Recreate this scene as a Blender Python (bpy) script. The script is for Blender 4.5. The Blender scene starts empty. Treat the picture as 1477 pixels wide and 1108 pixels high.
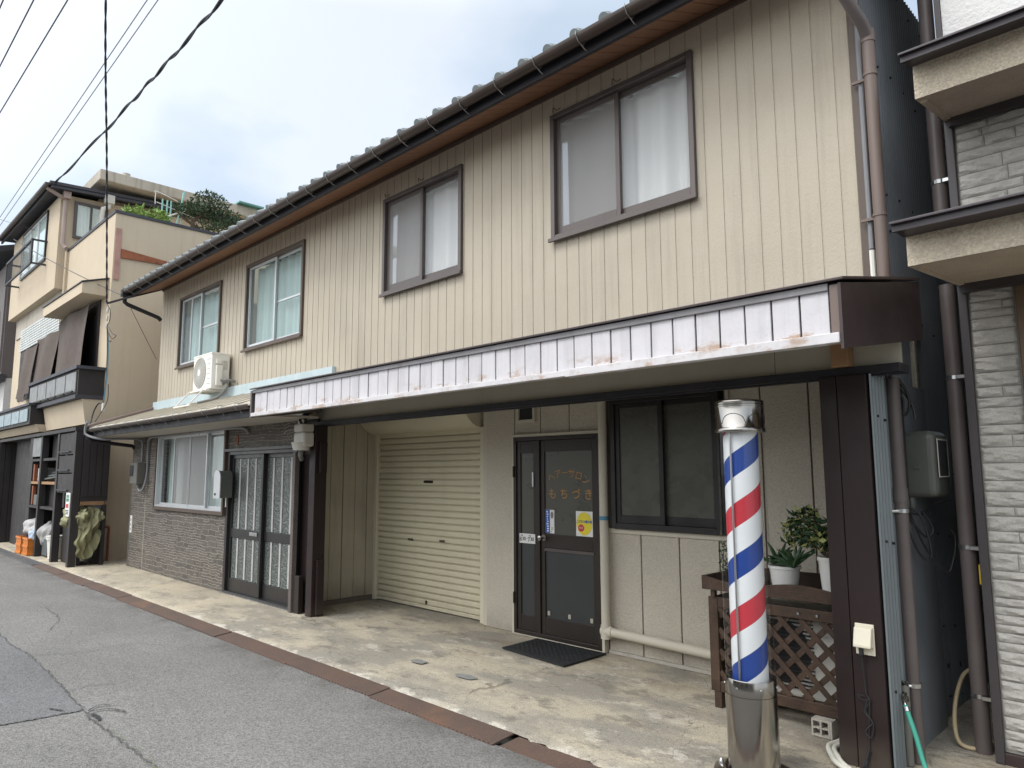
import bpy, bmesh, math, random
from mathutils import Vector, Matrix
random.seed(7)
S = bpy.context.scene
COL = S.collection
PI = math.pi
R = math.radians

# ------------------------------------------------------------------ materials
def _n(nt, t, **kw):
    n = nt.nodes.new(t)
    for k, v in kw.items():
        setattr(n, k, v)
    return n

def _pos(nt, scale):
    g = _n(nt, 'ShaderNodeNewGeometry')
    m = _n(nt, 'ShaderNodeMapping')
    m.inputs['Scale'].default_value = scale
    nt.links.new(g.outputs['Position'], m.inputs['Vector'])
    return m.outputs['Vector']

def _noise(nt, scale, vec=(1, 1, 1), detail=6, rough=.6):
    n = _n(nt, 'ShaderNodeTexNoise')
    n.inputs['Scale'].default_value = scale
    n.inputs['Detail'].default_value = detail
    n.inputs['Roughness'].default_value = rough
    nt.links.new(_pos(nt, vec), n.inputs['Vector'])
    return n.outputs['Fac']

def _range(nt, val, a, b, c, d, clamp=True):
    m = _n(nt, 'ShaderNodeMapRange'); m.clamp = clamp
    for i, v in zip(('From Min', 'From Max', 'To Min', 'To Max'), (a, b, c, d)):
        m.inputs[i].default_value = v
    nt.links.new(val, m.inputs['Value'])
    return m.outputs['Result']

def _wrap(nt, a, lo):
    m = _n(nt, 'ShaderNodeMath'); m.operation = 'WRAP'
    nt.links.new(a, m.inputs[0]); m.inputs[1].default_value = lo + 2 * PI; m.inputs[2].default_value = lo
    return m.outputs[0]

def _mix(nt, fac, a, b, mode='MIX'):
    m = _n(nt, 'ShaderNodeMix'); m.data_type = 'RGBA'; m.blend_type = mode
    def put(sock, v):
        if hasattr(v, 'is_linked'): nt.links.new(v, sock)
        elif isinstance(v, (int, float)): sock.default_value = v if sock.type == 'VALUE' else (v, v, v, 1)
        else: sock.default_value = (*v, 1)
    put(m.inputs[0], fac); put(m.inputs[6], a); put(m.inputs[7], b)
    return m.outputs[2]

def _math(nt, op, a, b=0.0):
    m = _n(nt, 'ShaderNodeMath'); m.operation = op
    for i, v in enumerate((a, b)):
        if hasattr(v, 'is_linked'): nt.links.new(v, m.inputs[i])
        else: m.inputs[i].default_value = v
    return m.outputs[0]

def newmat(name):
    m = bpy.data.materials.new(name); m.use_nodes = True
    nt = m.node_tree
    return m, nt, nt.nodes['Principled BSDF']

def M(name, col, rough=.6, var=.12, vs=2.5, bump=0., bs=60, metal=0., streak=0., grain=0., gs=200, spec=.4,
      dirt=None, dirt_col=(.08, .065, .05), dirt_h=.35, rust=0., rust_col=(.22, .09, .03), bvec=(1, 1, 1), rustz=None):
    m, nt, b = newmat(name)
    c = _mix(nt, 1.0, col, _range(nt, _noise(nt, vs), .25, .75, 1 - var, 1 + var, False), 'MULTIPLY')
    if streak:
        s = _noise(nt, 1.0, (9, 9, .5), 5, .65)
        c = _mix(nt, _range(nt, s, .5, .75, 0, streak), c, tuple(x * .35 for x in col))
    if grain:
        g = _noise(nt, gs, (1, 1, 1), 2, .5)
        c = _mix(nt, 1.0, c, _range(nt, g, .3, .7, 1 - grain, 1 + grain, False), 'MULTIPLY')
    if rust:
        s = _noise(nt, 4.0, (1, 1, 1), 8, .7)
        c = _mix(nt, _range(nt, s, .62 - .1 * rust, .68, 0, rust), c, rust_col)
    if dirt:
        g = _n(nt, 'ShaderNodeNewGeometry'); sx = _n(nt, 'ShaderNodeSeparateXYZ')
        nt.links.new(g.outputs['Position'], sx.inputs[0])
        h = _range(nt, sx.outputs['Z'], 0, dirt_h, 1, 0)
        h = _math(nt, 'MULTIPLY', h, _range(nt, _noise(nt, 5), .3, .7, .2, 1))
        c = _mix(nt, _math(nt, 'MULTIPLY', h, dirt), c, dirt_col)
    if rustz:
        g = _n(nt, 'ShaderNodeNewGeometry'); sx = _n(nt, 'ShaderNodeSeparateXYZ')
        nt.links.new(g.outputs['Position'], sx.inputs[0])
        h = _range(nt, sx.outputs['Z'], rustz[0], rustz[1], 1, 0)
        k = _range(nt, _noise(nt, 1.0, (4.5, 4.5, 12), 8, .72), .52, .62, 0, 1)
        c = _mix(nt, _math(nt, 'MULTIPLY', h, k), c, (.30, .16, .06))
        k2 = _range(nt, _noise(nt, 1.0, (3, 3, 1.2), 9, .75), .50, .68, 0, .28)
        c = _mix(nt, k2, c, (.34, .31, .29))
    nt.links.new(c, b.inputs['Base Color'])
    b.inputs['Metallic'].default_value = metal
    b.inputs['Specular IOR Level'].default_value = spec
    nt.links.new(_range(nt, _noise(nt, 6), .3, .7, max(.02, rough - .08), min(1, rough + .08)), b.inputs['Roughness'])
    if bump:
        bp = _n(nt, 'ShaderNodeBump'); bp.inputs['Strength'].default_value = bump
        bp.inputs['Distance'].default_value = .01
        nt.links.new(_noise(nt, bs, bvec, 4, .6), bp.inputs['Height'])
        nt.links.new(bp.outputs[0], b.inputs['Normal'])
    return m

def glass_mat(name, tint=(.9, .93, .92), ior=1.6, rough=.02, bump=0., bs=90, film=0., film_col=(.6, .62, .6), gcol=(.95, .97, 1), gs=1.):
    m, nt, b = newmat(name)
    nt.nodes.remove(b); out = nt.nodes['Material Output']
    t = _n(nt, 'ShaderNodeBsdfTransparent'); t.inputs[0].default_value = (*tint, 1)
    g = _n(nt, 'ShaderNodeBsdfGlossy'); g.inputs['Roughness'].default_value = rough
    g.inputs['Color'].default_value = (*gcol, 1)
    f = _n(nt, 'ShaderNodeFresnel'); f.inputs['IOR'].default_value = ior
    if bump:
        bp = _n(nt, 'ShaderNodeBump'); bp.inputs['Strength'].default_value = bump
        bp.inputs['Distance'].default_value = .01
        nt.links.new(_noise(nt, bs, (1, 1, 1), 3), bp.inputs['Height'])
        nt.links.new(bp.outputs[0], g.inputs['Normal'])
    mx = _n(nt, 'ShaderNodeMixShader')
    ge = _n(nt, 'ShaderNodeNewGeometry')      # one thin sheet: no inner total reflection
    fac = _math(nt, 'MULTIPLY', f.outputs[0], _math(nt, 'SUBTRACT', 1.0, ge.outputs['Backfacing']))
    nt.links.new(_math(nt, 'MULTIPLY', fac, gs), mx.inputs[0]); nt.links.new(g.outputs[0], mx.inputs[2])
    if film:
        d = _n(nt, 'ShaderNodeBsdfDiffuse'); d.inputs[0].default_value = (*film_col, 1)
        m2 = _n(nt, 'ShaderNodeMixShader'); m2.inputs[0].default_value = film
        nt.links.new(t.outputs[0], m2.inputs[1]); nt.links.new(d.outputs[0], m2.inputs[2])
        nt.links.new(m2.outputs[0], mx.inputs[1])
    else:
        nt.links.new(t.outputs[0], mx.inputs[1])
    nt.links.new(mx.outputs[0], out.inputs[0])
    return m

MAT = {}
def mats():
    A = MAT
    A['siding'] = M('siding', (.435, .382, .302), .7, .08, 1.0, .35, 45, streak=.26, grain=.05, gs=120)
    A['siding_trim'] = M('siding_trim', (.09, .065, .05), .5, .15)
    A['white_panel'] = M('white_panel', (.545, .525, .538), .5, .08, 5, .15, 30, streak=.32, grain=.04, rustz=(2.235, 2.32))
    A['white_trim'] = M('white_trim', (.56, .54, .545), .5, .12, 6, .1, 30, rust=.4, rust_col=(.30, .17, .08), rustz=(2.0, 2.6))
    A['canopy_brown'] = M('canopy_brown', (.042, .028, .028), .42, .25, 2, .06, 20)
    A['black_steel'] = M('black_steel', (.022, .022, .027), .45, .3, 4, .05, 40, rust=.25, rust_col=(.07, .05, .04))
    A['fascia_board'] = M('fascia_board', (.40, .37, .30), .65, .1, 1.5, .05, 60, streak=.12)
    A['soffit_wood'] = M('soffit_wood', (.245, .125, .070), .6, .22, 1.5, .1, 8, bvec=(30, 1, 1))
    A['dark_wood'] = M('dark_wood', (.017, .0085, .008), .55, .3, 2, .2, 12, bvec=(10, 10, .6), dirt=.6, dirt_col=(.1, .08, .06), dirt_h=.2)
    A['fascia_dark'] = M('fascia_dark', (.018, .016, .020), .6, .2)
    A['gutter_brown'] = M('gutter_brown', (.052, .036, .029), .38, .15, 3, streak=.1)
    A['pipe_brown'] = M('pipe_brown', (.15, .11, .094), .45, .12, 3)
    A['pipe_dark'] = M('pipe_dark', (.12, .10, .095), .42, .15, 3)
    A['bracket'] = M('bracket', (.32, .32, .32), .4, .2, metal=.7)
    A['tile'] = M('tile', (.155, .175, .178), .45, .2, 4, .1, 40)
    A['porch_wall'] = M('porch_wall', (.49, .445, .365), .7, .06, 2, .8, 55, dirt=.5, dirt_h=.25, grain=.12, gs=90)
    A['plank_wall'] = M('plank_wall', (.40, .355, .27), .7, .12, 2, .1, 30, streak=.35, dirt=.8, dirt_h=.3)
    A['joint'] = M('joint', (.12, .10, .08), .8, .1)
    A['cream_trim'] = M('cream_trim', (.52, .48, .39), .5, .06)
    A['shutter'] = M('shutter', (.62, .57, .415), .42, .05, 1.5, .04, 30, streak=.10, dirt=.3, dirt_h=.3)
    A['shutter_box'] = M('shutter_box', (.60, .555, .42), .45, .05, 1.5)
    A['bronze'] = M('bronze', (.034, .027, .023), .38, .12, 3, metal=.25)
    A['bronze_light'] = M('bronze_light', (.105, .088, .082), .38, .12, 3, metal=.3)
    A['black_frame'] = M('black_frame', (.022, .020, .020), .35, .15)
    A['silver'] = M('silver', (.55, .56, .57), .35, .08, 4, metal=.55)
    A['chrome'] = M('chrome', (.35, .33, .305), .16, .06, 3, .012, 12, metal=1.)
    A['steel_dull'] = M('steel_dull', (.5, .5, .5), .3, .1, metal=1.)
    A['curtain'] = M('curtain', (.80, .79, .77), .9, .05, 2, .1, 60)
    A['curtain_pale'] = M('curtain_pale', (.62, .675, .66), .9, .05, 2)
    A['room_dark'] = M('room_dark', (.09, .085, .08), .9, .1)
    A['frost_dark'] = M('frost_dark', (.075, .074, .060), .32, .08, .8, .03, 150, spec=.5)
    A['frost_black'] = M('frost_black', (.034, .037, .038), .38, .1, .8, .03, 150, spec=.5)
    A['frost_win'] = M('frost_win', (.080, .080, .066), .28, .05, .6, .008, 60, spec=.5)
    A['glass_upper'] = glass_mat('glass_upper', (.93, .94, .94), 1.5, .16, .15, 75, .30, (.64, .65, .66), gcol=(.62, .68, .74), gs=.5)
    A['glass_clear'] = glass_mat('glass_clear', (.86, .92, .90), 1.6, .02, .01, 10)
    A['glass_teal'] = glass_mat('glass_teal', (.80, .88, .87), 1.5, .06, .08, 40, .16, (.58, .635, .63), gcol=(.55, .62, .66), gs=.5)
    A['glass_screen'] = glass_mat('glass_screen', (.7, .7, .7), 1.3, .3, 0, 10, .40, (.32, .30, .28))
    A['acrylic'] = glass_mat('acrylic', (.965, .965, .965), 1.34, .015)
    A['lattice_wood'] = M('lattice_wood', (.055, .032, .020), .6, .55, 7, .3, 14, bvec=(1, 6, 6), streak=.3, grain=.15, gs=60)
    A['pot_white'] = M('pot_white', (.72, .71, .67), .45, .05)
    A['soil'] = M('soil', (.05, .035, .025), .95, .3, 20, .5, 60)
    A['conc_block'] = M('conc_block', (.40, .37, .32), .9, .15, 12, .4, 90)
    A['ac_white'] = M('ac_white', (.72, .70, .64), .45, .05, 3)
    A['ac_dark'] = M('ac_dark', (.25, .245, .23), .6, .1)
    A['grey_plastic'] = M('grey_plastic', (.155, .15, .135), .5, .1)
    A['meter_grey'] = M('meter_grey', (.095, .10, .088), .38, .1, 5)
    A['meter_white'] = M('meter_white', (.50, .48, .43), .5, .08)
    A['cream_plastic'] = M('cream_plastic', (.68, .63, .50), .45, .05)
    A['black_rubber'] = M('black_rubber', (.016, .016, .018), .7, .3, 10)
    A['cable_black'] = M('cable_black', (.02, .02, .022), .55, .2)
    A['cable_grey'] = M('cable_grey', (.22, .22, .23), .5, .1)
    A['cable_blue'] = M('cable_blue', (.08, .22, .32), .5, .1)
    A['hose_green'] = M('hose_green', (.05, .30, .22), .4, .1)
    A['hose_beige'] = M('hose_beige', (.45, .36, .22), .5, .1)
    A['hose_white'] = M('hose_white', (.66, .64, .56), .5, .08, 8)
    A['lower_roof'] = M('lower_roof', (.48, .44, .365), .55, .12, 2, .1, 20, streak=.1)
    A['panel_blue'] = M('panel_blue', (.22, .28, .30), .4, .3, 5)
    A['post_grey'] = M('post_grey', (.12, .10, .09), .7, .2, 5, .3, 60, grain=.35, gs=70)
    A['top_trim'] = M('top_trim', (.20, .19, .195), .5, .2, 5, .1, 40, streak=.3)
    A['pale_blue'] = M('pale_blue', (.42, .50, .52), .6, .12, 3, .1, 30, streak=.15)
    A['lower_soffit'] = M('lower_soffit', (.42, .39, .34), .7, .08)
    A['zinc'] = M('zinc', (.19, .215, .225), .42, .14, 2, .05, 30, streak=.3, rust=.15, metal=.2)
    A['zinc_dark'] = M('zinc_dark', (.165, .178, .19), .5, .2, 1.5, .05, 30, streak=.35)
    A['nail'] = M('nail', (.02, .02, .02), .6, .1)
    A['l_beige'] = M('l_beige', (.52, .43, .315), .8, .07, .8, .25, 50, streak=.14, grain=.04, dirt=.35, dirt_h=.5)
    A['l_concrete'] = M('l_concrete', (.40, .36, .30), .85, .18, 1.2, .2, 30, streak=.6)
    A['l_dark'] = M('l_dark', (.028, .024, .023), .6, .25, 2, .15, 10, bvec=(8, 8, .5))
    A['l_eave'] = M('l_eave', (.05, .05, .06), .6, .2)
    A['l_panel'] = M('l_panel', (.17, .17, .165), .4, .3, 5, .3, 12)
    A['drape'] = M('drape', (.105, .082, .070), .9, .15, 2, .4, 120)
    A['vent_white'] = M('vent_white', (.55, .57, .55), .6, .1)
    A['pink_steel'] = M('pink_steel', (.42, .24, .195), .7, .25, 6, .2, 40)
    A['rust'] = M('rust', (.26, .09, .045), .85, .35, 8, .4, 50)
    A['gutter_pink'] = M('gutter_pink', (.33, .25, .22), .5, .1)
    A['grey_siding'] = M('grey_siding', (.15, .13, .125), .7, .1, 3, streak=.2)
    A['white_stucco'] = M('white_stucco', (.62, .61, .59), .85, .05, 2, .8, 35)
    A['crate_orange'] = M('crate_orange', (.62, .20, .03), .45, .12, 6)
    A['tarp_olive'] = M('tarp_olive', (.27, .26, .15), .9, .2, 5, .4, 40)
    A['sack_grey'] = M('sack_grey', (.42, .41, .40), .8, .15, 8, .5, 30)
    A['cloth_blue'] = M('cloth_blue', (.40, .48, .58), .9, .1, 8, .4, 40)
    A['box_grey'] = M('box_grey', (.09, .10, .10), .6, .3, 12)
    A['wood_plain'] = M('wood_plain', (.30, .17, .085), .7, .25, 6, .1, 20)
    A['wood_red'] = M('wood_red', (.24, .08, .04), .7, .25, 6)
    A['sign_white'] = M('sign_white', (.72, .72, .70), .5, .04)
    A['sign_green'] = M('sign_green', (.06, .25, .14), .5)
    A['sign_red'] = M('sign_red', (.55, .04, .06), .5)
    A['sign_black'] = M('sign_black', (.02, .02, .02), .5)
    A['sign_blue'] = M('sign_blue', (.03, .10, .38), .5)
    A['sign_yellow'] = M('sign_yellow', (.72, .60, .04), .5)
    A['gold_letter'] = M('gold_letter', (.37, .20, .065), .45, .15, 30)
    A['leaf_dark'] = M('leaf_dark', (.035, .075, .030), .45, .5, 25)
    A['leaf_green'] = M('leaf_green', (.16, .26, .05), .5, .4, 15)
    A['leaf_yellow'] = M('leaf_yellow', (.34, .36, .13), .5, .3, 25)
    A['leaf_pine'] = M('leaf_pine', (.045, .075, .034), .7, .5, 8)
    A['bark'] = M('bark', (.09, .065, .045), .9, .3, 20, .4, 50)
    A['rack_green'] = M('rack_green', (.25, .50, .45), .5, .1)
    A['sheet_green'] = M('sheet_green', (.12, .29, .26), .4, .2)
    A['r_stone'] = M('r_stone', (.43, .412, .375), .8, .10, 5, .7, 45, grain=.08, gs=110)
    A['r_mortar'] = M('r_mortar', (.25, .24, .22), .9, .1, 8, .3, 60)
    A['r_trim'] = M('r_trim', (.055, .048, .050), .45, .15)
    A['r_stucco'] = M('r_stucco', (.58, .50, .385), .9, .10, 2.5, 1.5, 60, grain=.18, gs=85, streak=.08)
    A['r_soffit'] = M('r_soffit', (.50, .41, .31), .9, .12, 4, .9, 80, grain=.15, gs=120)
    A['r_roof'] = M('r_roof', (.040, .032, .036), .4, .2)
    A['r_window'] = M('r_window', (.13, .085, .05), .45, .2, 3)
    A['mat_black'] = M('mat_black', (.018, .019, .020), .75, .25, 30, .9, 110)
    A['iron_plate'] = None
    A['wire'] = M('wire', (.06, .06, .065), .6, .1)
    A['wire_grey'] = M('wire_grey', (.25, .26, .28), .6, .1)
    A['yellow'] = M('yellow', (.7, .45, .02), .5)
    A['opp_wall'] = M('opp_wall', (.30, .27, .23), .8, .15, 1)
    A['patch_grey'] = M('patch_grey', (.20, .20, .19), .9, .15, 12, .4, 120, grain=.15)
    A['crack'] = M('crack', (.085, .084, .078), .95, .3, 20)
    A['weed'] = M('weed', (.13, .15, .05), .8, .3, 40)
    A['tar'] = M('tar', (.028, .028, .030), .7, .2)
    A['grating'] = M('grating', (.17, .17, .17), .5, .2, 5, metal=.4)
mats()

def mat_asphalt(name, base, grain=1.0):
    m, nt, b = newmat(name)
    v = _n(nt, 'ShaderNodeTexVoronoi'); v.inputs['Scale'].default_value = 115
    nt.links.new(_pos(nt, (1, 1, 1)), v.inputs['Vector'])
    sp = _n(nt, 'ShaderNodeSeparateColor'); nt.links.new(v.outputs['Color'], sp.inputs[0])
    c = _mix(nt, 1., base, _range(nt, sp.outputs[0], 0, 1, 1 - .42 * grain, 1 + .5 * grain, False), 'MULTIPLY')
    c = _mix(nt, 1., c, _range(nt, _noise(nt, 420, (1, 1, 1), 2), .3, .7, .78, 1.22, False), 'MULTIPLY')
    c = _mix(nt, 1., c, _range(nt, _noise(nt, .55, (1, 1.6, 1), 6, .65), .3, .7, .84, 1.15, False), 'MULTIPLY')
    c = _mix(nt, _range(nt, _noise(nt, 3.2, (1, 1, 1), 8, .7), .58, .72, 0, .28), c, tuple(x * 1.3 for x in base))
    # darker damp dust along the plates
    g = _n(nt, 'ShaderNodeNewGeometry'); sx = _n(nt, 'ShaderNodeSeparateXYZ'); nt.links.new(g.outputs['Position'], sx.inputs[0])
    e = _math(nt, 'MULTIPLY', _range(nt, sx.outputs['Y'], 2.75, 3.1, 0, .5), _range(nt, _noise(nt, 2.2), .42, .62, 0, 1))
    c = _mix(nt, e, c, (.06, .052, .045))
    nt.links.new(c, b.inputs['Base Color'])
    b.inputs['Roughness'].default_value = .85; b.inputs['Specular IOR Level'].default_value = .3
    bp = _n(nt, 'ShaderNodeBump'); bp.inputs['Strength'].default_value = .55; bp.inputs['Distance'].default_value = .006
    nt.links.new(v.outputs['Distance'], bp.inputs['Height']); nt.links.new(bp.outputs[0], b.inputs['Normal'])
    return m

def mat_concrete():
    m, nt, b = newmat('apron_concrete')
    cream, grey, dark, white = (.425, .375, .288), (.275, .252, .21), (.145, .133, .112), (.57, .53, .445)
    n1 = _noise(nt, 1.15, (1, 1.7, 1), 8, .62)
    c = _mix(nt, _range(nt, n1, .42, .55, 0, 1), cream, grey)
    n2 = _noise(nt, 1.9, (1.0, 1.7, 1), 12, .76)
    c = _mix(nt, _range(nt, n2, .535, .60, 0, .62), c, dark)
    n3 = _noise(nt, 2.3, (1.0, 1.5, 1), 10, .75)
    c = _mix(nt, _range(nt, n3, .555, .62, 0, .55), c, white)
    # browner and cleaner to the left, greyer to the right
    g = _n(nt, 'ShaderNodeNewGeometry'); sx = _n(nt, 'ShaderNodeSeparateXYZ'); nt.links.new(g.outputs['Position'], sx.inputs[0])
    lf = _math(nt, 'MULTIPLY', _range(nt, sx.outputs['X'], -7.5, -9.5, 0, .65), _range(nt, n2, .35, .6, 1, .35))
    c = _mix(nt, lf, c, (.50, .43, .315))
    br = _math(nt, 'MULTIPLY', _range(nt, _noise(nt, 1.7, (.8, 1.5, 1), 7, .65), .53, .66, 0, .6), _range(nt, sx.outputs['Y'], 4.1, 4.7, .15, 1))
    c = _mix(nt, br, c, (.27, .205, .14))
    eg = _math(nt, 'ADD', sx.outputs['Y'], _math(nt, 'MULTIPLY', _noise(nt, 3.5, (1, 1, 1), 8, .7), .5))
    c = _mix(nt, _math(nt, 'MULTIPLY', _range(nt, eg, 3.56, 3.60, 1, 0), _range(nt, n1, .44, .56, 0, .7)), c, (.56, .52, .44))
    # pits and grain
    c = _mix(nt, 1., c, _range(nt, _noise(nt, 130, (1, 1, 1), 4, .7), .3, .7, .68, 1.30, False), 'MULTIPLY')
    c = _mix(nt, _range(nt, _noise(nt, 30, (1, 1, 1), 6, .7), .56, .66, 0, .5), c, (.13, .12, .10))
    # hairline cracks
    v = _n(nt, 'ShaderNodeTexVoronoi'); v.feature = 'DISTANCE_TO_EDGE'; v.inputs['Scale'].default_value = .75
    w = _n(nt, 'ShaderNodeTexNoise'); w.inputs['Scale'].default_value = 3; w.inputs['Detail'].default_value = 6
    p = _pos(nt, (1, 1, 1)); nt.links.new(p, w.inputs['Vector'])
    vm = _n(nt, 'ShaderNodeVectorMath'); vm.operation = 'MULTIPLY_ADD'
    nt.links.new(w.outputs['Color'], vm.inputs[0]); vm.inputs[1].default_value = (.55, .55, 0); nt.links.new(p, vm.inputs[2])
    nt.links.new(vm.outputs[0], v.inputs['Vector'])
    c = _mix(nt, _range(nt, v.outputs['Distance'], .001, .0035, .6, 0), c, (.10, .09, .075))
    nt.links.new(c, b.inputs['Base Color']); b.inputs['Roughness'].default_value = .85
    b.inputs['Specular IOR Level'].default_value = .25
    bp = _n(nt, 'ShaderNodeBump'); bp.inputs['Strength'].default_value = .5; bp.inputs['Distance'].default_value = .012
    nt.links.new(_math(nt, 'ADD', n3, _noise(nt, 90, (1, 1, 1), 4)), bp.inputs['Height']); nt.links.new(bp.outputs[0], b.inputs['Normal'])
    return m

def mat_iron(name):
    m, nt, b = newmat(name)
    c = _mix(nt, _range(nt, _noise(nt, 2.2, (1, 1, 1), 8, .7), .40, .62, 0, 1), (.078, .050, .040), (.13, .068, .046))
    c = _mix(nt, _range(nt, _noise(nt, 1.1, (1, 1, 1), 5, .6), .62, .72, 0, .6), c, (.25, .115, .05))
    c = _mix(nt, 1., c, _range(nt, _noise(nt, 90, (1, 1, 1), 3), .3, .7, .7, 1.3, False), 'MULTIPLY')
    # raised checker pattern
    hs = []
    for ang in (.785, -.785):
        g = _n(nt, 'ShaderNodeNewGeometry'); mp = _n(nt, 'ShaderNodeMapping')
        mp.inputs['Rotation'].default_value = (0, 0, ang); mp.inputs['Scale'].default_value = (34, 95, 1)
        nt.links.new(g.outputs['Position'], mp.inputs['Vector'])
        v = _n(nt, 'ShaderNodeTexVoronoi'); v.inputs['Scale'].default_value = 1; v.inputs['Randomness'].default_value = 0
        nt.links.new(mp.outputs[0], v.inputs['Vector'])
        hs.append(_range(nt, v.outputs['Distance'], .25, .42, 1, 0))
    h = _math(nt, 'MAXIMUM', hs[0], hs[1])
    c = _mix(nt, _math(nt, 'MULTIPLY', h, .55), c, (.23, .17, .135))
    nt.links.new(c, b.inputs['Base Color']); b.inputs['Roughness'].default_value = .7; b.inputs['Metallic'].default_value = .15
    bp = _n(nt, 'ShaderNodeBump'); bp.inputs['Strength'].default_value = 1.; bp.inputs['Distance'].default_value = .008
    nt.links.new(h, bp.inputs['Height']); nt.links.new(bp.outputs[0], b.inputs['Normal'])
    return m

def mat_splitstone():
    m, nt, b = newmat('split_stone_siding')
    g = _n(nt, 'ShaderNodeNewGeometry'); sx = _n(nt, 'ShaderNodeSeparateXYZ'); nt.links.new(g.outputs['Position'], sx.inputs[0])
    cb = _n(nt, 'ShaderNodeCombineXYZ'); nt.links.new(sx.outputs['X'], cb.inputs[0]); nt.links.new(sx.outputs['Z'], cb.inputs[1])
    w = _n(nt, 'ShaderNodeTexNoise'); w.inputs['Scale'].default_value = 5; w.inputs['Detail'].default_value = 3
    nt.links.new(cb.outputs[0], w.inputs['Vector'])
    vm = _n(nt, 'ShaderNodeVectorMath'); vm.operation = 'MULTIPLY_ADD'
    nt.links.new(w.outputs['Color'], vm.inputs[0]); vm.inputs[1].default_value = (.16, .075, 0); nt.links.new(cb.outputs[0], vm.inputs[2])
    def brick(sc, wd, ht, off):
        k = _n(nt, 'ShaderNodeTexBrick'); k.inputs['Scale'].default_value = sc
        k.inputs['Brick Width'].default_value = wd; k.inputs['Row Height'].default_value = ht
        k.inputs['Mortar Size'].default_value = .0045; k.inputs['Mortar Smooth'].default_value = .4; k.inputs['Bias'].default_value = 0
        k.offset = off; k.squash = 1.6; k.squash_frequency = 3
        k.inputs['Color1'].default_value = (.080, .070, .060, 1); k.inputs['Color2'].default_value = (.128, .113, .097, 1)
        k.inputs['Mortar'].default_value = (.30, .27, .22, 1)
        nt.links.new(vm.outputs[0], k.inputs['Vector']); return k
    a = brick(1, .25, .076, .37); a2 = brick(1, .15, .038, .61)
    sel = _range(nt, _noise(nt, 3.2, (1, 1, 2), 2), .48, .52, 0, 1)
    c = _mix(nt, sel, a.outputs['Color'], a2.outputs['Color'])
    h = _mix(nt, sel, a.outputs['Fac'], a2.outputs['Fac'])
    c = _mix(nt, 1., c, _range(nt, _noise(nt, 26, (1, 1, 3), 6, .7), .3, .7, .62, 1.4, False), 'MULTIPLY')
    nt.links.new(c, b.inputs['Base Color']); b.inputs['Roughness'].default_value = .75
    bp = _n(nt, 'ShaderNodeBump'); bp.inputs['Strength'].default_value = .6; bp.inputs['Distance'].default_value = .012
    hh = _math(nt, 'SUBTRACT', _noise(nt, 30, (1, 1, 3), 5), h)
    nt.links.new(hh, bp.inputs['Height']); nt.links.new(bp.outputs[0], b.inputs['Normal'])
    return m

def mat_barber(cx, cy):
    m, nt, b = newmat('barber_stripes')
    g = _n(nt, 'ShaderNodeNewGeometry'); sx = _n(nt, 'ShaderNodeSeparateXYZ'); nt.links.new(g.outputs['Position'], sx.inputs[0])
    a = _math(nt, 'ARCTAN2', _math(nt, 'SUBTRACT', sx.outputs['Y'], cy), _math(nt, 'SUBTRACT', sx.outputs['X'], cx))
    a0 = math.atan2(-.889, .46)
    ph = _math(nt, 'SUBTRACT', _math(nt, 'DIVIDE', _math(nt, 'SUBTRACT', sx.outputs['Z'], 1.665), .548),
               _math(nt, 'DIVIDE', _math(nt, 'SUBTRACT', _wrap(nt, a, a0 - PI), a0), 2 * PI * 1.36))
    ph = _math(nt, 'FRACT', _math(nt, 'ADD', ph, 100.12))
    r = _n(nt, 'ShaderNodeValToRGB'); r.color_ramp.interpolation = 'CONSTANT'
    el = r.color_ramp.elements
    el[0].position = 0; el[0].color = (.012, .046, .23, 1)
    el[1].position = .24; el[1].color = (.65, .67, .68, 1)
    e = el.new(.50); e.color = (.45, .030, .045, 1)
    e = el.new(.74); e.color = (.65, .67, .68, 1)
    nt.links.new(ph, r.inputs[0])
    c = _mix(nt, 1., r.outputs[0], _range(nt, _noise(nt, 5), .3, .7, .96, 1.04, False), 'MULTIPLY')
    nt.links.new(c, b.inputs['Base Color']); b.inputs['Roughness'].default_value = .35
    return m

MAT['asphalt'] = mat_asphalt('asphalt', (.163, .158, .150), .85)
MAT['asphalt_patch'] = mat_asphalt('asphalt_patch', (.135, .134, .135), .8)
MAT['concrete'] = mat_concrete()
MAT['iron_plate'] = mat_iron('iron_plate')
MAT['splitstone'] = mat_splitstone()
BPX, BPY = -1.955, 3.755
MAT['barber'] = mat_barber(BPX, BPY)

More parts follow.
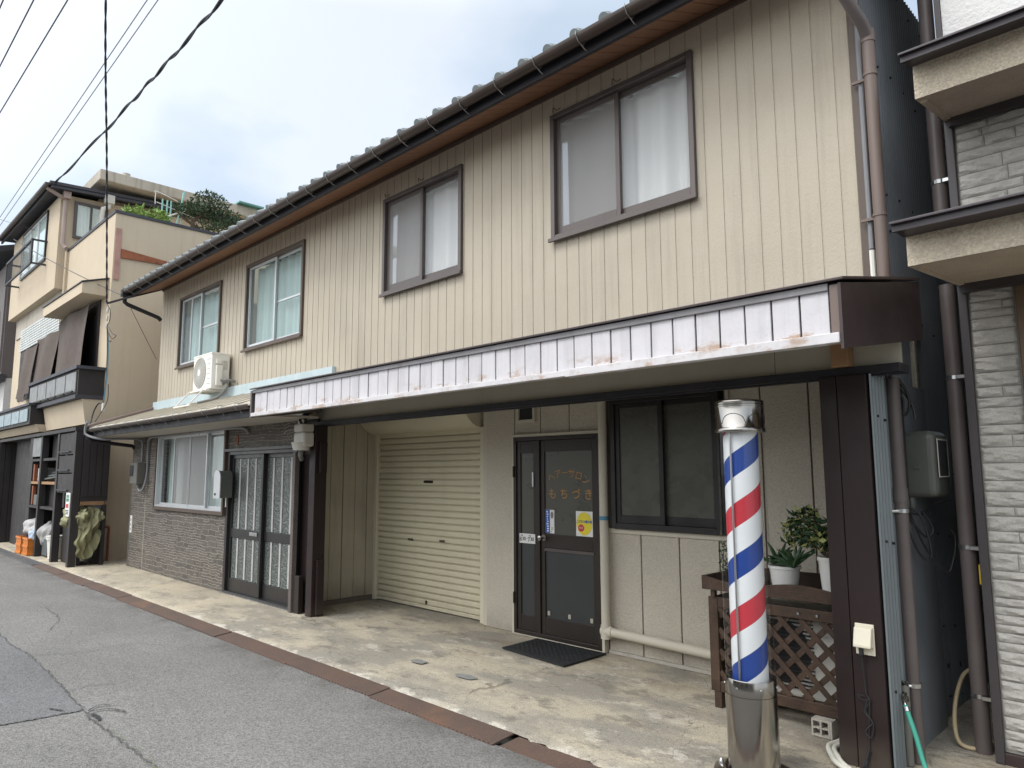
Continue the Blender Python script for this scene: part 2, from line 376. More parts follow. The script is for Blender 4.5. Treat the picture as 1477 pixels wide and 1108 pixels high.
# ------------------------------------------------------------------ mesh helpers
class MB:
    def __init__(s): s.v = []; s.f = []; s.m = []; s.cur = 0
    def face(s, pts):
        i = len(s.v); s.v += [tuple(p) for p in pts]; s.f.append(tuple(range(i, i + len(pts)))); s.m.append(s.cur); return s
    def box(s, x0, x1, y0, y1, z0, z1):
        i = len(s.v)
        s.v += [(x, y, z) for z in (z0, z1) for y in (y0, y1) for x in (x0, x1)]
        for q in ((0, 2, 3, 1), (4, 5, 7, 6), (0, 1, 5, 4), (2, 6, 7, 3), (0, 4, 6, 2), (1, 3, 7, 5)):
            s.f.append(tuple(i + k for k in q)); s.m.append(s.cur)
        return s
    def obox(s, c, ax, ay, az, hx, hy, hz):
        c = Vector(c); i = len(s.v)
        for kz in (-1, 1):
            for ky in (-1, 1):
                for kx in (-1, 1):
                    s.v.append(tuple(c + ax * hx * kx + ay * hy * ky + az * hz * kz))
        for q in ((0, 2, 3, 1), (4, 5, 7, 6), (0, 1, 5, 4), (2, 6, 7, 3), (0, 4, 6, 2), (1, 3, 7, 5)):
            s.f.append(tuple(i + k for k in q)); s.m.append(s.cur)
        return s
    def bar(s, p0, p1, w, t, side=None):
        p0, p1 = Vector(p0), Vector(p1); az = (p1 - p0)
        L = az.length; az = az / L
        side = Vector(side) if side else (Vector((0, 0, 1)) if abs(az.z) < .9 else Vector((1, 0, 0)))
        ax = side.cross(az).normalized(); ay = az.cross(ax)
        return s.obox((p0 + p1) / 2, ax, ay, az, w / 2, t / 2, L / 2)
    def prism(s, prof, a0, a1, axis='x'):
        def P(u, w, a): return {'x': (a, u, w), 'y': (u, a, w), 'z': (u, w, a)}[axis]
        n = len(prof); i = len(s.v)
        s.v += [P(u, w, a0) for u, w in prof] + [P(u, w, a1) for u, w in prof]
        for k in range(n):
            j = (k + 1) % n
            s.f.append((i + k, i + j, i + n + j, i + n + k)); s.m.append(s.cur)
        s.f.append(tuple(i + k for k in range(n))[::-1]); s.m.append(s.cur)
        s.f.append(tuple(i + n + k for k in range(n))); s.m.append(s.cur)
        return s
    def strip(s, prof, a0, a1, axis='x'):      # open profile
        def P(u, w, a): return {'x': (a, u, w), 'y': (u, a, w), 'z': (u, w, a)}[axis]
        n = len(prof); i = len(s.v)
        s.v += [P(u, w, a0) for u, w in prof] + [P(u, w, a1) for u, w in prof]
        for k in range(n - 1):
            s.f.append((i + k, i + k + 1, i + n + k + 1, i + n + k)); s.m.append(s.cur)
        return s
    def tube(s, pts, r, n=10, cap=True):
        pts = [Vector(p) for p in pts]
        rs = r if isinstance(r, (list, tuple)) else [r] * len(pts)
        base = len(s.v); up = None
        for k, p in enumerate(pts):
            t = (pts[min(k + 1, len(pts) - 1)] - pts[max(k - 1, 0)]).normalized()
            if up is None: up = Vector((0, 0, 1)) if abs(t.z) < .95 else Vector((1, 0, 0))
            a = t.cross(up).normalized(); up = a.cross(t).normalized()
            for j in range(n):
                th = 2 * PI * j / n
                s.v.append(tuple(p + (a * math.cos(th) + up * math.sin(th)) * rs[k]))
        for k in range(len(pts) - 1):
            for j in range(n):
                a_, b_ = base + k * n + j, base + k * n + (j + 1) % n
                s.f.append((a_, b_, b_ + n, a_ + n)); s.m.append(s.cur)
        if cap:
            s.f.append(tuple(base + j for j in range(n))[::-1]); s.m.append(s.cur)
            e = base + (len(pts) - 1) * n
            s.f.append(tuple(e + j for j in range(n))); s.m.append(s.cur)
        return s
    def lathe(s, prof, cx, cy, n=32, cap=True):
        i = len(s.v)
        for r, z in prof:
            for j in range(n):
                th = 2 * PI * j / n; s.v.append((cx + r * math.cos(th), cy + r * math.sin(th), z))
        for k in range(len(prof) - 1):
            for j in range(n):
                a, b = i + k * n + j, i + k * n + (j + 1) % n
                s.f.append((a, b, b + n, a + n)); s.m.append(s.cur)
        if cap:
            s.f.append(tuple(i + j for j in range(n))[::-1]); s.m.append(s.cur)
            e = i + (len(prof) - 1) * n; s.f.append(tuple(e + j for j in range(n))); s.m.append(s.cur)
        return s
    def grid(s, fn, nu, nv):
        i = len(s.v)
        for a in range(nu + 1):
            for b in range(nv + 1): s.v.append(tuple(fn(a / nu, b / nv)))
        for a in range(nu):
            for b in range(nv):
                k = i + a * (nv + 1) + b
                s.f.append((k, k + nv + 1, k + nv + 2, k + 1)); s.m.append(s.cur)
        return s
    def frame(s, x0, x1, z0, z1, w, y0, y1, wb=None):   # rectangular frame in the XZ plane, butted
        wb = wb or w
        s.box(x0, x0 + w, y0, y1, z0, z1); s.box(x1 - w, x1, y0, y1, z0, z1)
        s.box(x0 + w, x1 - w, y0 + .001, y1, z1 - w, z1); s.box(x0 + w, x1 - w, y0 + .001, y1, z0, z0 + wb)
        return s
    def build(s, name, mat, parent=None, bevel=0, smooth=False, segs=2):
        org = root_loc(parent)
        me = bpy.data.meshes.new(name)
        me.from_pydata([(x - org[0], y - org[1], z - org[2]) for x, y, z in s.v], [], s.f)
        ml = mat if isinstance(mat, (list, tuple)) else [mat]
        for k in ml: me.materials.append(MAT[k] if isinstance(k, str) else k)
        if len(ml) > 1: me.polygons.foreach_set('material_index', s.m)
        bm = bmesh.new(); bm.from_mesh(me)
        bmesh.ops.remove_doubles(bm, verts=bm.verts, dist=1e-5) if smooth else None
        bmesh.ops.recalc_face_normals(bm, faces=bm.faces); bm.to_mesh(me); bm.free()
        if smooth:
            me.polygons.foreach_set('use_smooth', [True] * len(me.polygons))
            try: me.set_sharp_from_angle(angle=R(40))
            except Exception: pass
        o = bpy.data.objects.new(name, me); COL.objects.link(o)
        if parent is not None: o.parent = parent
        elif org: pass
        if bevel:
            b = o.modifiers.new('bevel', 'BEVEL'); b.width = bevel; b.segments = segs; b.limit_method = 'ANGLE'; b.angle_limit = R(40)
            b.harden_normals = False
        return o

def root_loc(p):
    x = Vector((0, 0, 0))
    while p is not None: x = x + p.location; p = p.parent
    return x

def thing(name, label, cat, loc=(0, 0, 0), group=None):
    o = bpy.data.objects.new(name, None); COL.objects.link(o); o.location = loc
    o.empty_display_size = .2
    o['label'] = label; o['category'] = cat
    if group: o['group'] = group
    return o
def tag(o, label, cat, group=None):
    o['label'] = label; o['category'] = cat
    if group: o['group'] = group
    return o
def struct(o): o['kind'] = 'structure'; return o
def copy_to(o, parent, dloc):
    c = o.copy(); COL.objects.link(c); c.parent = parent; c.location = Vector(o.location) + Vector(dloc); return c

def arc(cx, cy, r, a0, a1, n):
    return [(cx + r * math.cos(R(a0 + (a1 - a0) * k / n)), cy + r * math.sin(R(a0 + (a1 - a0) * k / n))) for k in range(n + 1)]

def spline(pts, n=8):
    P = [Vector(p) for p in pts]; out = []
    for i in range(len(P) - 1):
        p0, p1, p2, p3 = P[max(i - 1, 0)], P[i], P[i + 1], P[min(i + 2, len(P) - 1)]
        for k in range(n):
            t = k / n
            out.append(.5 * ((2 * p1) + (p2 - p0) * t + (2 * p0 - 5 * p1 + 4 * p2 - p3) * t * t + (-p0 + 3 * p1 - 3 * p2 + p3) * t ** 3))
    out.append(P[-1]); return out

def text_on(body, size, mat, parent, pos, name='lettering', rot_z=0, tilt=0, sx=1., bold=0.):
    """Flat lettering standing on a wall that faces -Y."""
    cu = bpy.data.curves.new('text', 'FONT'); cu.body = body; cu.size = size; cu.align_x = 'CENTER'; cu.align_y = 'CENTER'
    cu.offset = bold; cu.resolution_u = 3
    t = bpy.data.objects.new('text', cu); COL.objects.link(t)
    bpy.context.view_layer.update()
    me = bpy.data.meshes.new_from_object(t.evaluated_get(bpy.context.evaluated_depsgraph_get()))
    bpy.data.objects.remove(t); bpy.data.curves.remove(cu)
    org = root_loc(parent); mb = []
    ct, st = math.cos(tilt), math.sin(tilt)
    for v in me.vertices:
        x, y = v.co.x * sx, v.co.y
        x, y = x * ct - y * st, x * st + y * ct
        v.co = (pos[0] + x - org[0], pos[1] - org[1], pos[2] + y - org[2])
    me.materials.clear(); me.materials.append(MAT[mat])
    o = bpy.data.objects.new(name, me); COL.objects.link(o); o.parent = parent
    return o

def leaf_cloud(mb, pts, L, W, seed=1, up=.3):
    rnd = random.Random(seed)
    for p in pts:
        p = Vector(p)
        d = Vector((rnd.gauss(0, 1), rnd.gauss(0, 1), rnd.gauss(up, .8))).normalized()
        s_ = d.cross(Vector((rnd.gauss(0, 1), rnd.gauss(0, 1), rnd.gauss(0, 1)))).normalized()
        l = L * rnd.uniform(.6, 1.25); w = W * rnd.uniform(.7, 1.2)
        n = d.cross(s_) * (l * .12)
        mb.face([p, p + d * l * .45 + s_ * w / 2 - n, p + d * l, p + d * l * .45 - s_ * w / 2 - n])

# ------------------------------------------------------------------ setting
def build_ground():
    struct(MB().grid(lambda u, v: (-300 + 600 * u, -300 + 600 * v, -.09), 4, 4).build('ground', 'patch_grey'))
    struct(MB().face([(-90, -2.6, -.03), (60, -2.6, -.03), (60, 3.125, -.03), (-90, 3.125, -.03)]).build('road', 'asphalt'))
    # concrete apron: gently uneven sheet with a ragged front edge
    rnd = random.Random(3)
    ed = [3.295 + rnd.uniform(-.012, .03) for _ in range(400)]
    def fn(u, v):
        x = -14.55 + 19.5 * u; k = int(u * 399)
        y0 = ed[k]; y = y0 + (9.5 - y0) * (v ** 1.6)
        z = -.004 + .010 * math.sin(x * 1.3) * math.sin(y * 1.9) * min(1, v * 6) * (1 if y < 4.4 else .3) * .4
        if v == 0: z = -.022
        return (x, y, min(z, .004))
    struct(MB().grid(fn, 399, 24).build('concrete_apron', 'concrete', smooth=True))
    struct(MB().box(-70, -14.55, 3.33, 9.5, -.085, -.012).build('kerb_strip', 'concrete'))
    # asphalt repair and its cracks
    def sheet(pts, z, name, mat): return struct(MB().face([(x, y, z) for x, y in pts]).build(name, mat))
    sheet([(-12.5, 1.55), (-9.5, 1.585), (-7.77, 1.63), (-7.1, 1.61), (-6.4, 1.575), (-5.78, 1.55), (-5.80, 1.3), (-5.84, 1.06), (-6.6, .95), (-9.5, .75), (-12.5, .6)], -.026, 'asphalt_patch', 'asphalt_patch')
    rnd = random.Random(11)
    def crack(pts, w, name, mat='crack', z=-.022, jit=.012):
        mb = MB(); P = spline([(x, y, 0) for x, y in pts], 14); pr = None
        for k, p in enumerate(P):
            t = (P[min(k + 1, len(P) - 1)] - P[max(k - 1, 0)]).normalized(); nrm = Vector((-t.y, t.x, 0))
            c = p + nrm * rnd.uniform(-jit, jit); ww = w * rnd.uniform(.25, 1.2)
            q = (c + nrm * ww, c - nrm * ww)
            if pr: mb.face([(pr[0].x, pr[0].y, z), (q[0].x, q[0].y, z), (q[1].x, q[1].y, z), (pr[1].x, pr[1].y, z)])
            pr = q
        return struct(mb.build(name, mat))
    crack([(-9.3, 1.62), (-8.4, 1.60), (-7.8, 1.63), (-7.0, 1.61), (-6.4, 1.58), (-5.78, 1.55), (-5.5, 1.53), (-5.1, 1.545), (-4.7, 1.55), (-4.3, 1.557), (-3.6, 1.56)], .0055, 'road_crack')
    crack([(-7.8, 1.63), (-7.72, 1.8), (-7.6, 2.05), (-7.68, 2.37), (-7.4, 2.6)], .004, 'road_crack')
    crack([(-5.79, 1.55), (-5.81, 1.3), (-5.84, 1.06), (-5.9, .8)], .006, 'road_crack')
    crack([(-6.35, 1.6), (-6.4, 1.75), (-6.3, 1.9)], .004, 'road_crack')
    crack([(-10.5, 2.3), (-9.6, 2.25), (-8.9, 2.0)], .004, 'road_crack')
    for k, p in enumerate(([(-5.72, 1.56), (-5.80, 1.64), (-5.76, 1.72)], [(-5.70, 1.57), (-5.66, 1.68), (-5.52, 1.74)], [(-5.64, 1.56), (-5.52, 1.57), (-5.46, 1.56)], [(-5.85, 1.44), (-5.98, 1.38)])):
        crack(p, .016 if k == 2 else .008, 'tar_mark', 'tar', -.018, .004)
    for k in range(26):
        x = rnd.choice((rnd.uniform(-4.6, -3.5), rnd.uniform(-5.4, -4.3))); y = 1.552 + rnd.uniform(-.018, .018); r_ = rnd.uniform(.004, .014)
        if k == 0: mbw = MB()
        mbw.face([(x + r_ * rnd.uniform(.6, 1.5) * math.cos(a), y + r_ * .7 * math.sin(a), -.017 + .003 * (k % 2)) for a in (0, 1.2, 2.4, 3.5, 4.6, 5.5)])
    o = mbw.build('moss', 'weed'); o['kind'] = 'stuff'; tag(o, 'patches of dry moss growing in the long road crack', 'moss')
    # mortar patches on the apron
    def blob(cx, cy, rx, ry, seed):
        rr = random.Random(seed); n = 22; ph = [rr.uniform(0, 6) for _ in range(4)]
        return [(cx + rx * (1 + .16 * math.sin(2 * a + ph[0]) + .1 * math.sin(3 * a + ph[1]) + .08 * math.sin(7 * a + ph[2])) * math.cos(a),
                 cy + ry * (1 + .14 * math.sin(2 * a + ph[3]) + .1 * math.sin(5 * a + ph[1])) * math.sin(a)) for a in [2 * PI * k / n for k in range(n)]]
    for k, b_ in enumerate(((-5.05, 3.89, .10, .055), (-4.42, 3.87, .10, .055))):
        sheet(blob(*b_, k), .006, 'mortar_patch', 'patch_grey')
build_ground()

# checker plates over the street gutter
def plates():
    xs = [-15.3, -13.6, -12.05, -10.5, -8.95, -7.35, -5.9, -4.62, -3.29]
    for i in range(len(xs) - 1):
        dz = (.004, 0, .006, .002, .005, 0, .003, 0.0)[i]
        r_ = random.Random(i)
        y0, y1 = 3.105 + r_.uniform(-.012, .012), 3.29 + r_.uniform(-.01, .01)
        mb = MB(); mb.prism([(y0, -.032 + dz), (y1, -.012 + dz), (y1, -.002 + dz), (y0, -.020 + dz)], xs[i] + .006, xs[i + 1] - .006)
        o = mb.build('gutter_plate', 'iron_plate', bevel=.002)
        lab = ['rusty checker plate at the far end by the drain grating', 'second rusty checker plate counted from the drain grating',
               'third rusty checker plate counted from the drain grating', 'rusty checker plate opposite the middle of the stone wall',
               'rusty checker plate in front of the sliding entrance door', 'rusty checker plate in front of the dark pillar beside the door',
               'checker plate with bright orange rust near the shutter', 'dark brown checker plate ending beside the chipped concrete, second nearest'][i]
        tag(o, lab, 'gutter plate', 'rusty plates covering the street gutter')
    mb = MB(); mb.prism([(3.06, -.045), (3.30, -.030), (3.30, -.020), (3.06, -.035)], -3.27, -1.2)
    tag(mb.build('gutter_plate', 'iron_plate', bevel=.002), 'nearest gutter plate, sunk lower than the rest', 'gutter plate', 'rusty plates covering the street gutter')
    # drain grating
    mb = MB()
    for k in range(7): mb.box(-23, -15.35, 3.12 + .03 * k, 3.132 + .03 * k, -.03, -.008)
    for k in range(40): mb.box(-23 + .195 * k, -23 + .195 * k + .01, 3.112, 3.31, -.028, -.012)
    tag(mb.build('drain_grating', 'grating'), 'grey steel drain grating along the street by the dark storage shelves', 'grating')
plates()

# ------------------------------------------------------------------ main house
HX0, HX1, WY = -13.90, -1.515, 4.60
house = thing('house', 'long two storey house with beige ribbed siding and white panelled canopy', 'house', (-7.7, 4.6, 0))

def ribbed_wall():
    holes = WIN_HOLES
    z0, z1 = 2.60, 5.06
    mb = MB(); pitch, gw, gd = .1365, .013, .005
    xs = []
    x = HX0
    while x < HX1 - 1e-6:
        a, b = x, min(x + pitch, HX1)
        xs.append((a, max(a, b - gw), 0)); xs.append((max(a, b - gw), b, gd)); x += pitch
    segs = []
    for a, b, d in xs:
        cuts = [a, b] + [h for H in holes for h in (H[0], H[1]) if a < h < b]
        cuts.sort()
        for p, q in zip(cuts, cuts[1:]): segs.append((p, q, d))
    prev = None
    for a, b, d in segs:
        if b - a < 1e-6: continue
        mid = (a + b) / 2; zz = [(z0, z1)]
        for H in holes:
            if H[0] < mid < H[1]: zz = [(z0, H[2]), (H[3], z1)]
        for p, q in zz: mb.face([(a, WY + d, p), (b, WY + d, p), (b, WY + d, q), (a, WY + d, q)])
        if prev is not None and prev != d:
            for p, q in zz: mb.face([(a, WY + prev, p), (a, WY + d, p), (a, WY + d, q), (a, WY + prev, q)])
        prev = d
    mb.face([(HX0, WY, z0), (HX0, 9, z0), (HX0, 9, z1), (HX0, WY, z1)])
    return mb.build('upper_wall', 'siding', house)

WINS = [  # x0, x1, z0, z1, kind
    (-12.95, -11.21, 3.42, 4.68, 'silver'), (-10.30, -8.55, 3.40, 4.72, 'silver'),
    (-6.71, -5.325, 3.60, 4.745, 'brown'), (-4.10, -2.65, 3.63, 4.80, 'brown')]
WIN_HOLES = [(a + .02, b - .02, c + .02, d - .02) for a, b, c, d, k in WINS]
ribbed_wall()

def upper_window(x0, x1, z0, z1, kind, i):
    fm = 'siding_trim' if kind == 'silver' else 'bronze_light'
    sm = 'silver' if kind == 'silver' else 'bronze_light'
    fr = MB().frame(x0, x1, z0, z1, .045, WY - .035, WY + .09)
    fr.box(x0 - .015, x1 + .015, WY - .06, WY - .0355, z0 - .018, z0 + .016)   # sill lip
    w = fr.build('window', fm, house, bevel=.004)
    xm = (x0 + x1) / 2 - (.02 if kind == 'brown' else 0)
    ov = .03
    for s_, (a, b, yy) in enumerate(((x0 + .045, xm + ov, WY + .005), (xm - ov, x1 - .045, WY + .038))):
        if kind == 'brown' and s_ == 1: yy -= 0
        mb = MB().frame(a, b, z0 + .045, z1 - .045, .042 if kind == 'brown' else .032, yy, yy + .028, wb=.075 if kind == 'brown' else .045)
        if kind == 'silver' and s_ == 1:
            mb.box(a + .033, b - .033, yy + .002, yy + .026, z0 + .60, z0 + .63)
        if kind == 'silver' and s_ == 0 and i == 0:
            mb.box((a + b) / 2 - .012, (a + b) / 2 + .012, yy + .002, yy + .026, z0 + .1, z1 - .08)
        mb.build('sash', sm, w, bevel=.003)
        g = .05
        MB().face([(a + .03, yy + .014, z0 + .08), (b - .03, yy + .014, z0 + .08), (b - .03, yy + .014, z1 - .075), (a + .03, yy + .014, z1 - .075)]).build('pane', 'glass_upper' if kind == 'brown' else 'glass_teal', w)
        if kind == 'brown' and s_ == 0:
            MB().face([(a + .03, yy + .004, z0 + .11), (b - .03, yy + .004, z0 + .11), (b - .03, yy + .004, z1 - .075), (a + .03, yy + .004, z1 - .075)]).build('insect_screen', 'glass_screen', w)
    rnd = random.Random(i)
    ph = rnd.uniform(0, 6)
    def cf(u, v):
        x = x0 + .04 + (x1 - x0 - .08) * u
        y = WY + .16 + .030 * math.sin(x * 34 + ph + 1.2 * math.sin(x * 7)) * (.6 + .4 * v) + .014 * math.sin(x * 13 + ph)
        return (x, y, z1 - .03 - (z1 - z0 - .06) * v)
    MB().grid(cf, 110, 3).build('curtain', 'curtain' if kind == 'brown' else 'curtain_pale', w, smooth=True)
    MB().box(x0 + .02, x1 - .02, WY + .26, WY + .30, z0, z1).build('room_backing', 'room_dark', w)
    if kind == 'brown':   # little curtain hooks over the frame
        for hx in (x0 + .06, xm + .02):
            mb = MB()
            mb.tube(spline([(hx - .03, WY - .02, z1 + .02), (hx, WY - .05, z1 + .05), (hx + .04, WY - .05, z1 + .012), (hx + .07, WY - .03, z1 + .03)], 5), .004, 5)
            mb.build('hook', 'siding_trim', w)
for i, a in enumerate(WINS): upper_window(*a, i)

def house_roof():
    tn = math.tan(R(24)); per = .28; y0, y1 = 3.95, 8.3
    X0, X1 = -13.96, -1.15
    n = int((X1 - X0) / per)
    prof = []
    for t in range(n):
        bx = X0 + t * per
        for k in range(9):
            u = k / 9; x = bx + u * per
            if u < .42: z = .055 * math.sin(PI * u / .42) ** .7
            else: z = -.012 * math.sin(PI * (u - .42) / .58)
            prof.append((x, z))
    mb = MB(); rows = 18; dl = (y1 - y0) / rows
    def Z(y): return 4.898 + (y - 3.95) * tn
    for r_ in range(rows):
        ya, yb = y0 + r_ * dl, y0 + (r_ + 1) * dl
        i = len(mb.v); m = len(prof)
        for x, z in prof: mb.v.append((x, ya, Z(ya) + z + .022))
        for x, z in prof: mb.v.append((x, yb, Z(yb) + z))
        for x, z in prof: mb.v.append((x, ya, Z(ya) - .012))
        for k in range(m - 1):
            mb.f.append((i + k, i + k + 1, i + m + k + 1, i + m + k)); mb.m.append(0)
            mb.f.append((i + k, i + k + 1, i + 2 * m + k + 1, i + 2 * m + k)); mb.m.append(0)
    for t in range(n):
        cxx = X0 + t * per + per * .21
        mb.tube([(cxx, 3.925, Z(3.925) + .018), (cxx, 4.05, Z(4.05) + .018)], .047, 14)
    mb.build('roof', 'tile', house, smooth=False)
    # fascia, soffit boards
    MB().prism([(4.05, 4.80), (4.085, 4.80), (4.085, 4.965), (4.05, 4.94)], -13.94, -1.2).build('fascia', 'fascia_dark', house)
    mb = MB(); L = (HX1 + .25 - (-13.9))
    nb = 90; slope = (5.045 - 4.83) / (4.6 - 4.087)
    for k in range(nb):
        a = -13.9 + L * k / nb; b = -13.9 + L * (k + 1) / nb - .008
        mb.prism([(4.087, 4.825), (4.598, 5.040), (4.598, 5.052), (4.087, 4.837)], a, b)
    mb.build('soffit', 'soffit_wood', house)
    MB().prism([(4.087, 4.855), (6, 4.855 + 1.913 * slope), (6, 4.875 + 1.913 * slope), (4.087, 4.875)], -13.91, -1.21).build('roof_deck', 'fascia_dark', house)
    MB().box(HX0, HX1, 4.575, 4.5995, 4.985, 5.022).build('wall_top_trim', 'siding_trim', house)
    # barge board on the left gable overhang
    MB().prism([(4.02, 4.77), (8, 4.77 + 3.98 * tn), (8, 4.93 + 3.98 * tn), (4.02, 4.93)], -13.985, -13.945).build('barge_board', 'fascia_dark', house)
    # gutter
    gp = arc(3.97, 4.903, .056, 180, 360, 10); gi = arc(3.97, 4.903, .050, 360, 180, 10)
    g = MB().prism(gp + gi, -13.93, -1.42).build('gutter', 'gutter_brown', house, smooth=True)
    hm = MB().tube([(0, 4.038, 4.905), (0, 4.027, 4.855), (0, 4.0, 4.82), (0, 3.97, 4.811), (0, 3.935, 4.825), (0, 3.909, 4.865), (0, 3.906, 4.892)], .004, 5)
    hm.tube([(0, 3.97, 4.811), (0, 4.02, 4.79), (0, 4.055, 4.79)], .004, 5)
    hm.v = [(x - 13.7, y, z + .025) for x, y, z in hm.v]
    h0 = hm.build('gutter_bracket', 'bracket', g)
    for k in range(1, 27): copy_to(h0, g, (k * .455, 0, 0))
    # left hopper and bent leader into the wall
    mb = MB().box(-14.04, -13.93, 3.91, 4.03, 4.80, 4.92).tube([(-13.985, 3.97, 4.82), (-13.985, 3.97, 4.70), (-13.975, 4.02, 4.66), (-13.945, 4.55, 4.49), (-13.94, 4.60, 4.44)], .038, 10)
    mb.build('leader_pipe', 'fascia_dark', house, smooth=True)
    # right downpipe
    mb = MB().tube([(-1.50, 3.97, 4.83), (-1.50, 3.98, 4.70), (-1.385, 4.44, 4.34), (-1.380, 4.49, 4.28)], .036, 14)
    mb.build('downpipe', 'pipe_dark', house, smooth=True)
    mb = MB().tube([(-1.378, 4.50, 4.30), (-1.378, 4.50, 2.55)], .036, 14); mb.tube([(-1.378, 4.5, 4.32), (-1.378, 4.5, 4.24)], .040, 14)
    d = mb.build('downpipe', 'pipe_brown', house, smooth=True)
    for z in (4.02, 3.12):
        mb = MB().tube([(-1.378, 4.50, z), (-1.378, 4.50, z + .02)], .041, 14); mb.box(-1.50, -1.40, 4.53, 4.545, z, z + .018); mb.build('pipe_clamp', 'pipe_brown', d)
    MB().tube([(-1.455, 4.56, 4.75), (-1.455, 4.56, 2.95)], .014, 8).tube([(-1.468, 4.575, 4.75), (-1.468, 4.575, 2.7)], .009, 8).build('conduit', 'cable_grey', house, smooth=True)
    MB().tube([(-1.455, 4.56, 2.94), (-1.455, 4.56, 2.60)], .017, 8).build('conduit', 'ac_white', house, smooth=True)
    MB().box(HX1, HX1 + .05, 4.57, 4.66, 2.6, 5.03).build('corner_trim', 'siding_trim', house, bevel=.003)
house_roof()

def ground_floor_left():
    # split stone wall with window and door openings, plane Y=4.24
    y = 4.24; mb = MB()
    def q(a, b, c, d): mb.face([(a, y, c), (b, y, c), (b, y, d), (a, y, d)])
    zt = 2.26
    q(-13.86, -12.60, -.03, zt); q(-12.60, -9.93, -.03, 1.07); q(-12.60, -9.93, 2.22, zt); q(-9.93, -9.86, -.03, zt); q(-9.86, -7.93, 1.90, zt); q(-7.95, -7.90, 0, 1.9)
    mb.face([(-13.86, y, -.03), (-13.86, 9, -.03), (-13.86, 9, zt), (-13.86, y, zt)])
    mb.build('stone_wall', 'splitstone', house)
    MB().box(-13.865, -13.845, y - .008, y + .02, 0, zt).build('corner_trim', 'l_panel', house)
    MB().box(-13.12, -13.108, y - .003, y + .01, -.02, 1.7).build('panel_joint', 'fascia_board', house)
    # four part window
    x0, x1, z0, z1 = -12.60, -9.93, 1.07, 2.22
    w = MB().frame(x0 - .04, x1 + .04, z0 - .05, z1 + .03, .05, y - .045, y + .10).build('window', 'siding_trim', house, bevel=.004)
    ws = (x1 - x0) / 4
    MB().frame(x0 + .01, x1 - .01, z0, z1, .03, y - .03, y + .06).build('frame', 'silver', w, bevel=.003)
    for k in range(4):
        a, b = x0 + .04 + (ws - .02) * k, x0 + .04 + (ws - .02) * (k + 1) + .02
        yy = y + (-.005 if k in (1, 2) else .03)
        MB().frame(a, b, z0 + .03, z1 - .03, .032, yy, yy + .025).build('sash', 'silver', w, bevel=.003)
        MB().face([(a + .03, yy + .01, z0 + .05), (b - .03, yy + .01, z0 + .05), (b - .03, yy + .01, z1 - .05), (a + .03, yy + .01, z1 - .05)]).build('insect_screen' if k in (1, 2) else 'pane', 'glass_screen' if k in (1, 2) else 'glass_clear', w)
    MB().grid(lambda u, v: (x0 + (x1 - x0) * u, y + .16 + .012 * math.sin(u * 90), z0 + (z1 - z0) * v), 120, 2).build('curtain', 'curtain_pale', w, smooth=True)
    # sliding entrance door
    a, b = -9.82, -7.96
    d = MB().frame(a - .05, b + .05, 0.0, 1.92, .07, y - .01, y + .14, wb=.03).build('sliding_door', 'black_frame', house, bevel=.004)
    mid = (a + b) / 2
    MB().box(a - .09, b + .06, y - .05, y - .0115, 1.895, 1.935).build('door_head_rail', 'black_frame', d, bevel=.003)
    for k, (p, q_, yy) in enumerate(((a + .02, mid + .03, y + .03), (mid - .03, b - .02, y + .075))):
        m = MB(); t = .055
        m.box(p, p + t, yy, yy + .035, .03, 1.86); m.box(q_ - t, q_, yy, yy + .035, .03, 1.86)
        m.box(p + t, q_ - t, yy + .001, yy + .034, 1.80, 1.86); m.box(p + t, q_ - t, yy + .001, yy + .034, .03, .20)
        m.box(p + t, q_ - t, yy + .001, yy + .034, .74, .855)
        s_ = m.build('door_panel', 'grey_plastic' if 0 else 'black_frame', d, bevel=.003)
        MB().face([(p + t, yy + .02, .2), (q_ - t, yy + .02, .2), (q_ - t, yy + .02, 1.80), (p + t, yy + .02, 1.80)]).build('pane', MAT['door_glass'], d)
        for j in range(3):
            xx = p + t + (q_ - p - 2 * t) * (.22 + .28 * j)
            m = MB(); m.box(xx - .02, xx + .02, yy + .012, yy + .0185, .21, .735); m.box(xx - .02, xx + .02, yy + .012, yy + .0185, .86, 1.795)
            m.build('light_bar', 'sack_grey', d)
    MB().box(mid - .28, mid - .06, y + .018, y + .0295, .79, .835).build('letter_slot', 'steel_dull', d, bevel=.003)
    MB().box(a - .035, a - .015, y - .022, y - .0105, 1.14, 1.27).build('door_plate', 'sign_white', d)
    MB().box(a, b, y + .2, y + .22, 0, 1.92).build('hall_backing', 'room_dark', d)
    MB().box(a - .05, b + .05, y - .04, y + .02, -.02, .012).build('threshold', 'steel_dull', d)
    MB().box(-9.62, -9.56, y - .012, y - .0005, 1.985, 2.12).build('name_plate', 'wood_red', house)
    # lower roof
    xL, xR = -13.95, -7.45
    mb = MB().prism([(3.47, 2.372), (4.60, 2.765), (4.60, 2.74), (3.47, 2.345)], xL, xR)
    for k in range(15):
        xx = xL + .2 + k * .45
        mb.prism([(3.47, 2.374), (4.6, 2.767), (4.6, 2.781), (3.47, 2.388)], xx, xx + .025)
    mb.build('lower_roof', 'lower_roof', house)
    MB().box(xL + .02, xR, 3.56, 4.24, 2.225, 2.25).build('lower_soffit', 'lower_soffit', house)
    MB().box(xL + .02, xR, 3.53, 3.559, 2.222, 2.345).build('lower_fascia', 'fascia_dark', house)
    MB().prism([(3.53, 2.225), (4.6, 2.225), (4.6, 2.74), (3.53, 2.345)], xL, xL + .018).build('lower_gable', 'fascia_dark', house)
    MB().box(HX0 - .06, -7.70, 4.545, 4.599, 2.70, 2.90).build('flashing_board', 'pale_blue', house, bevel=.004)
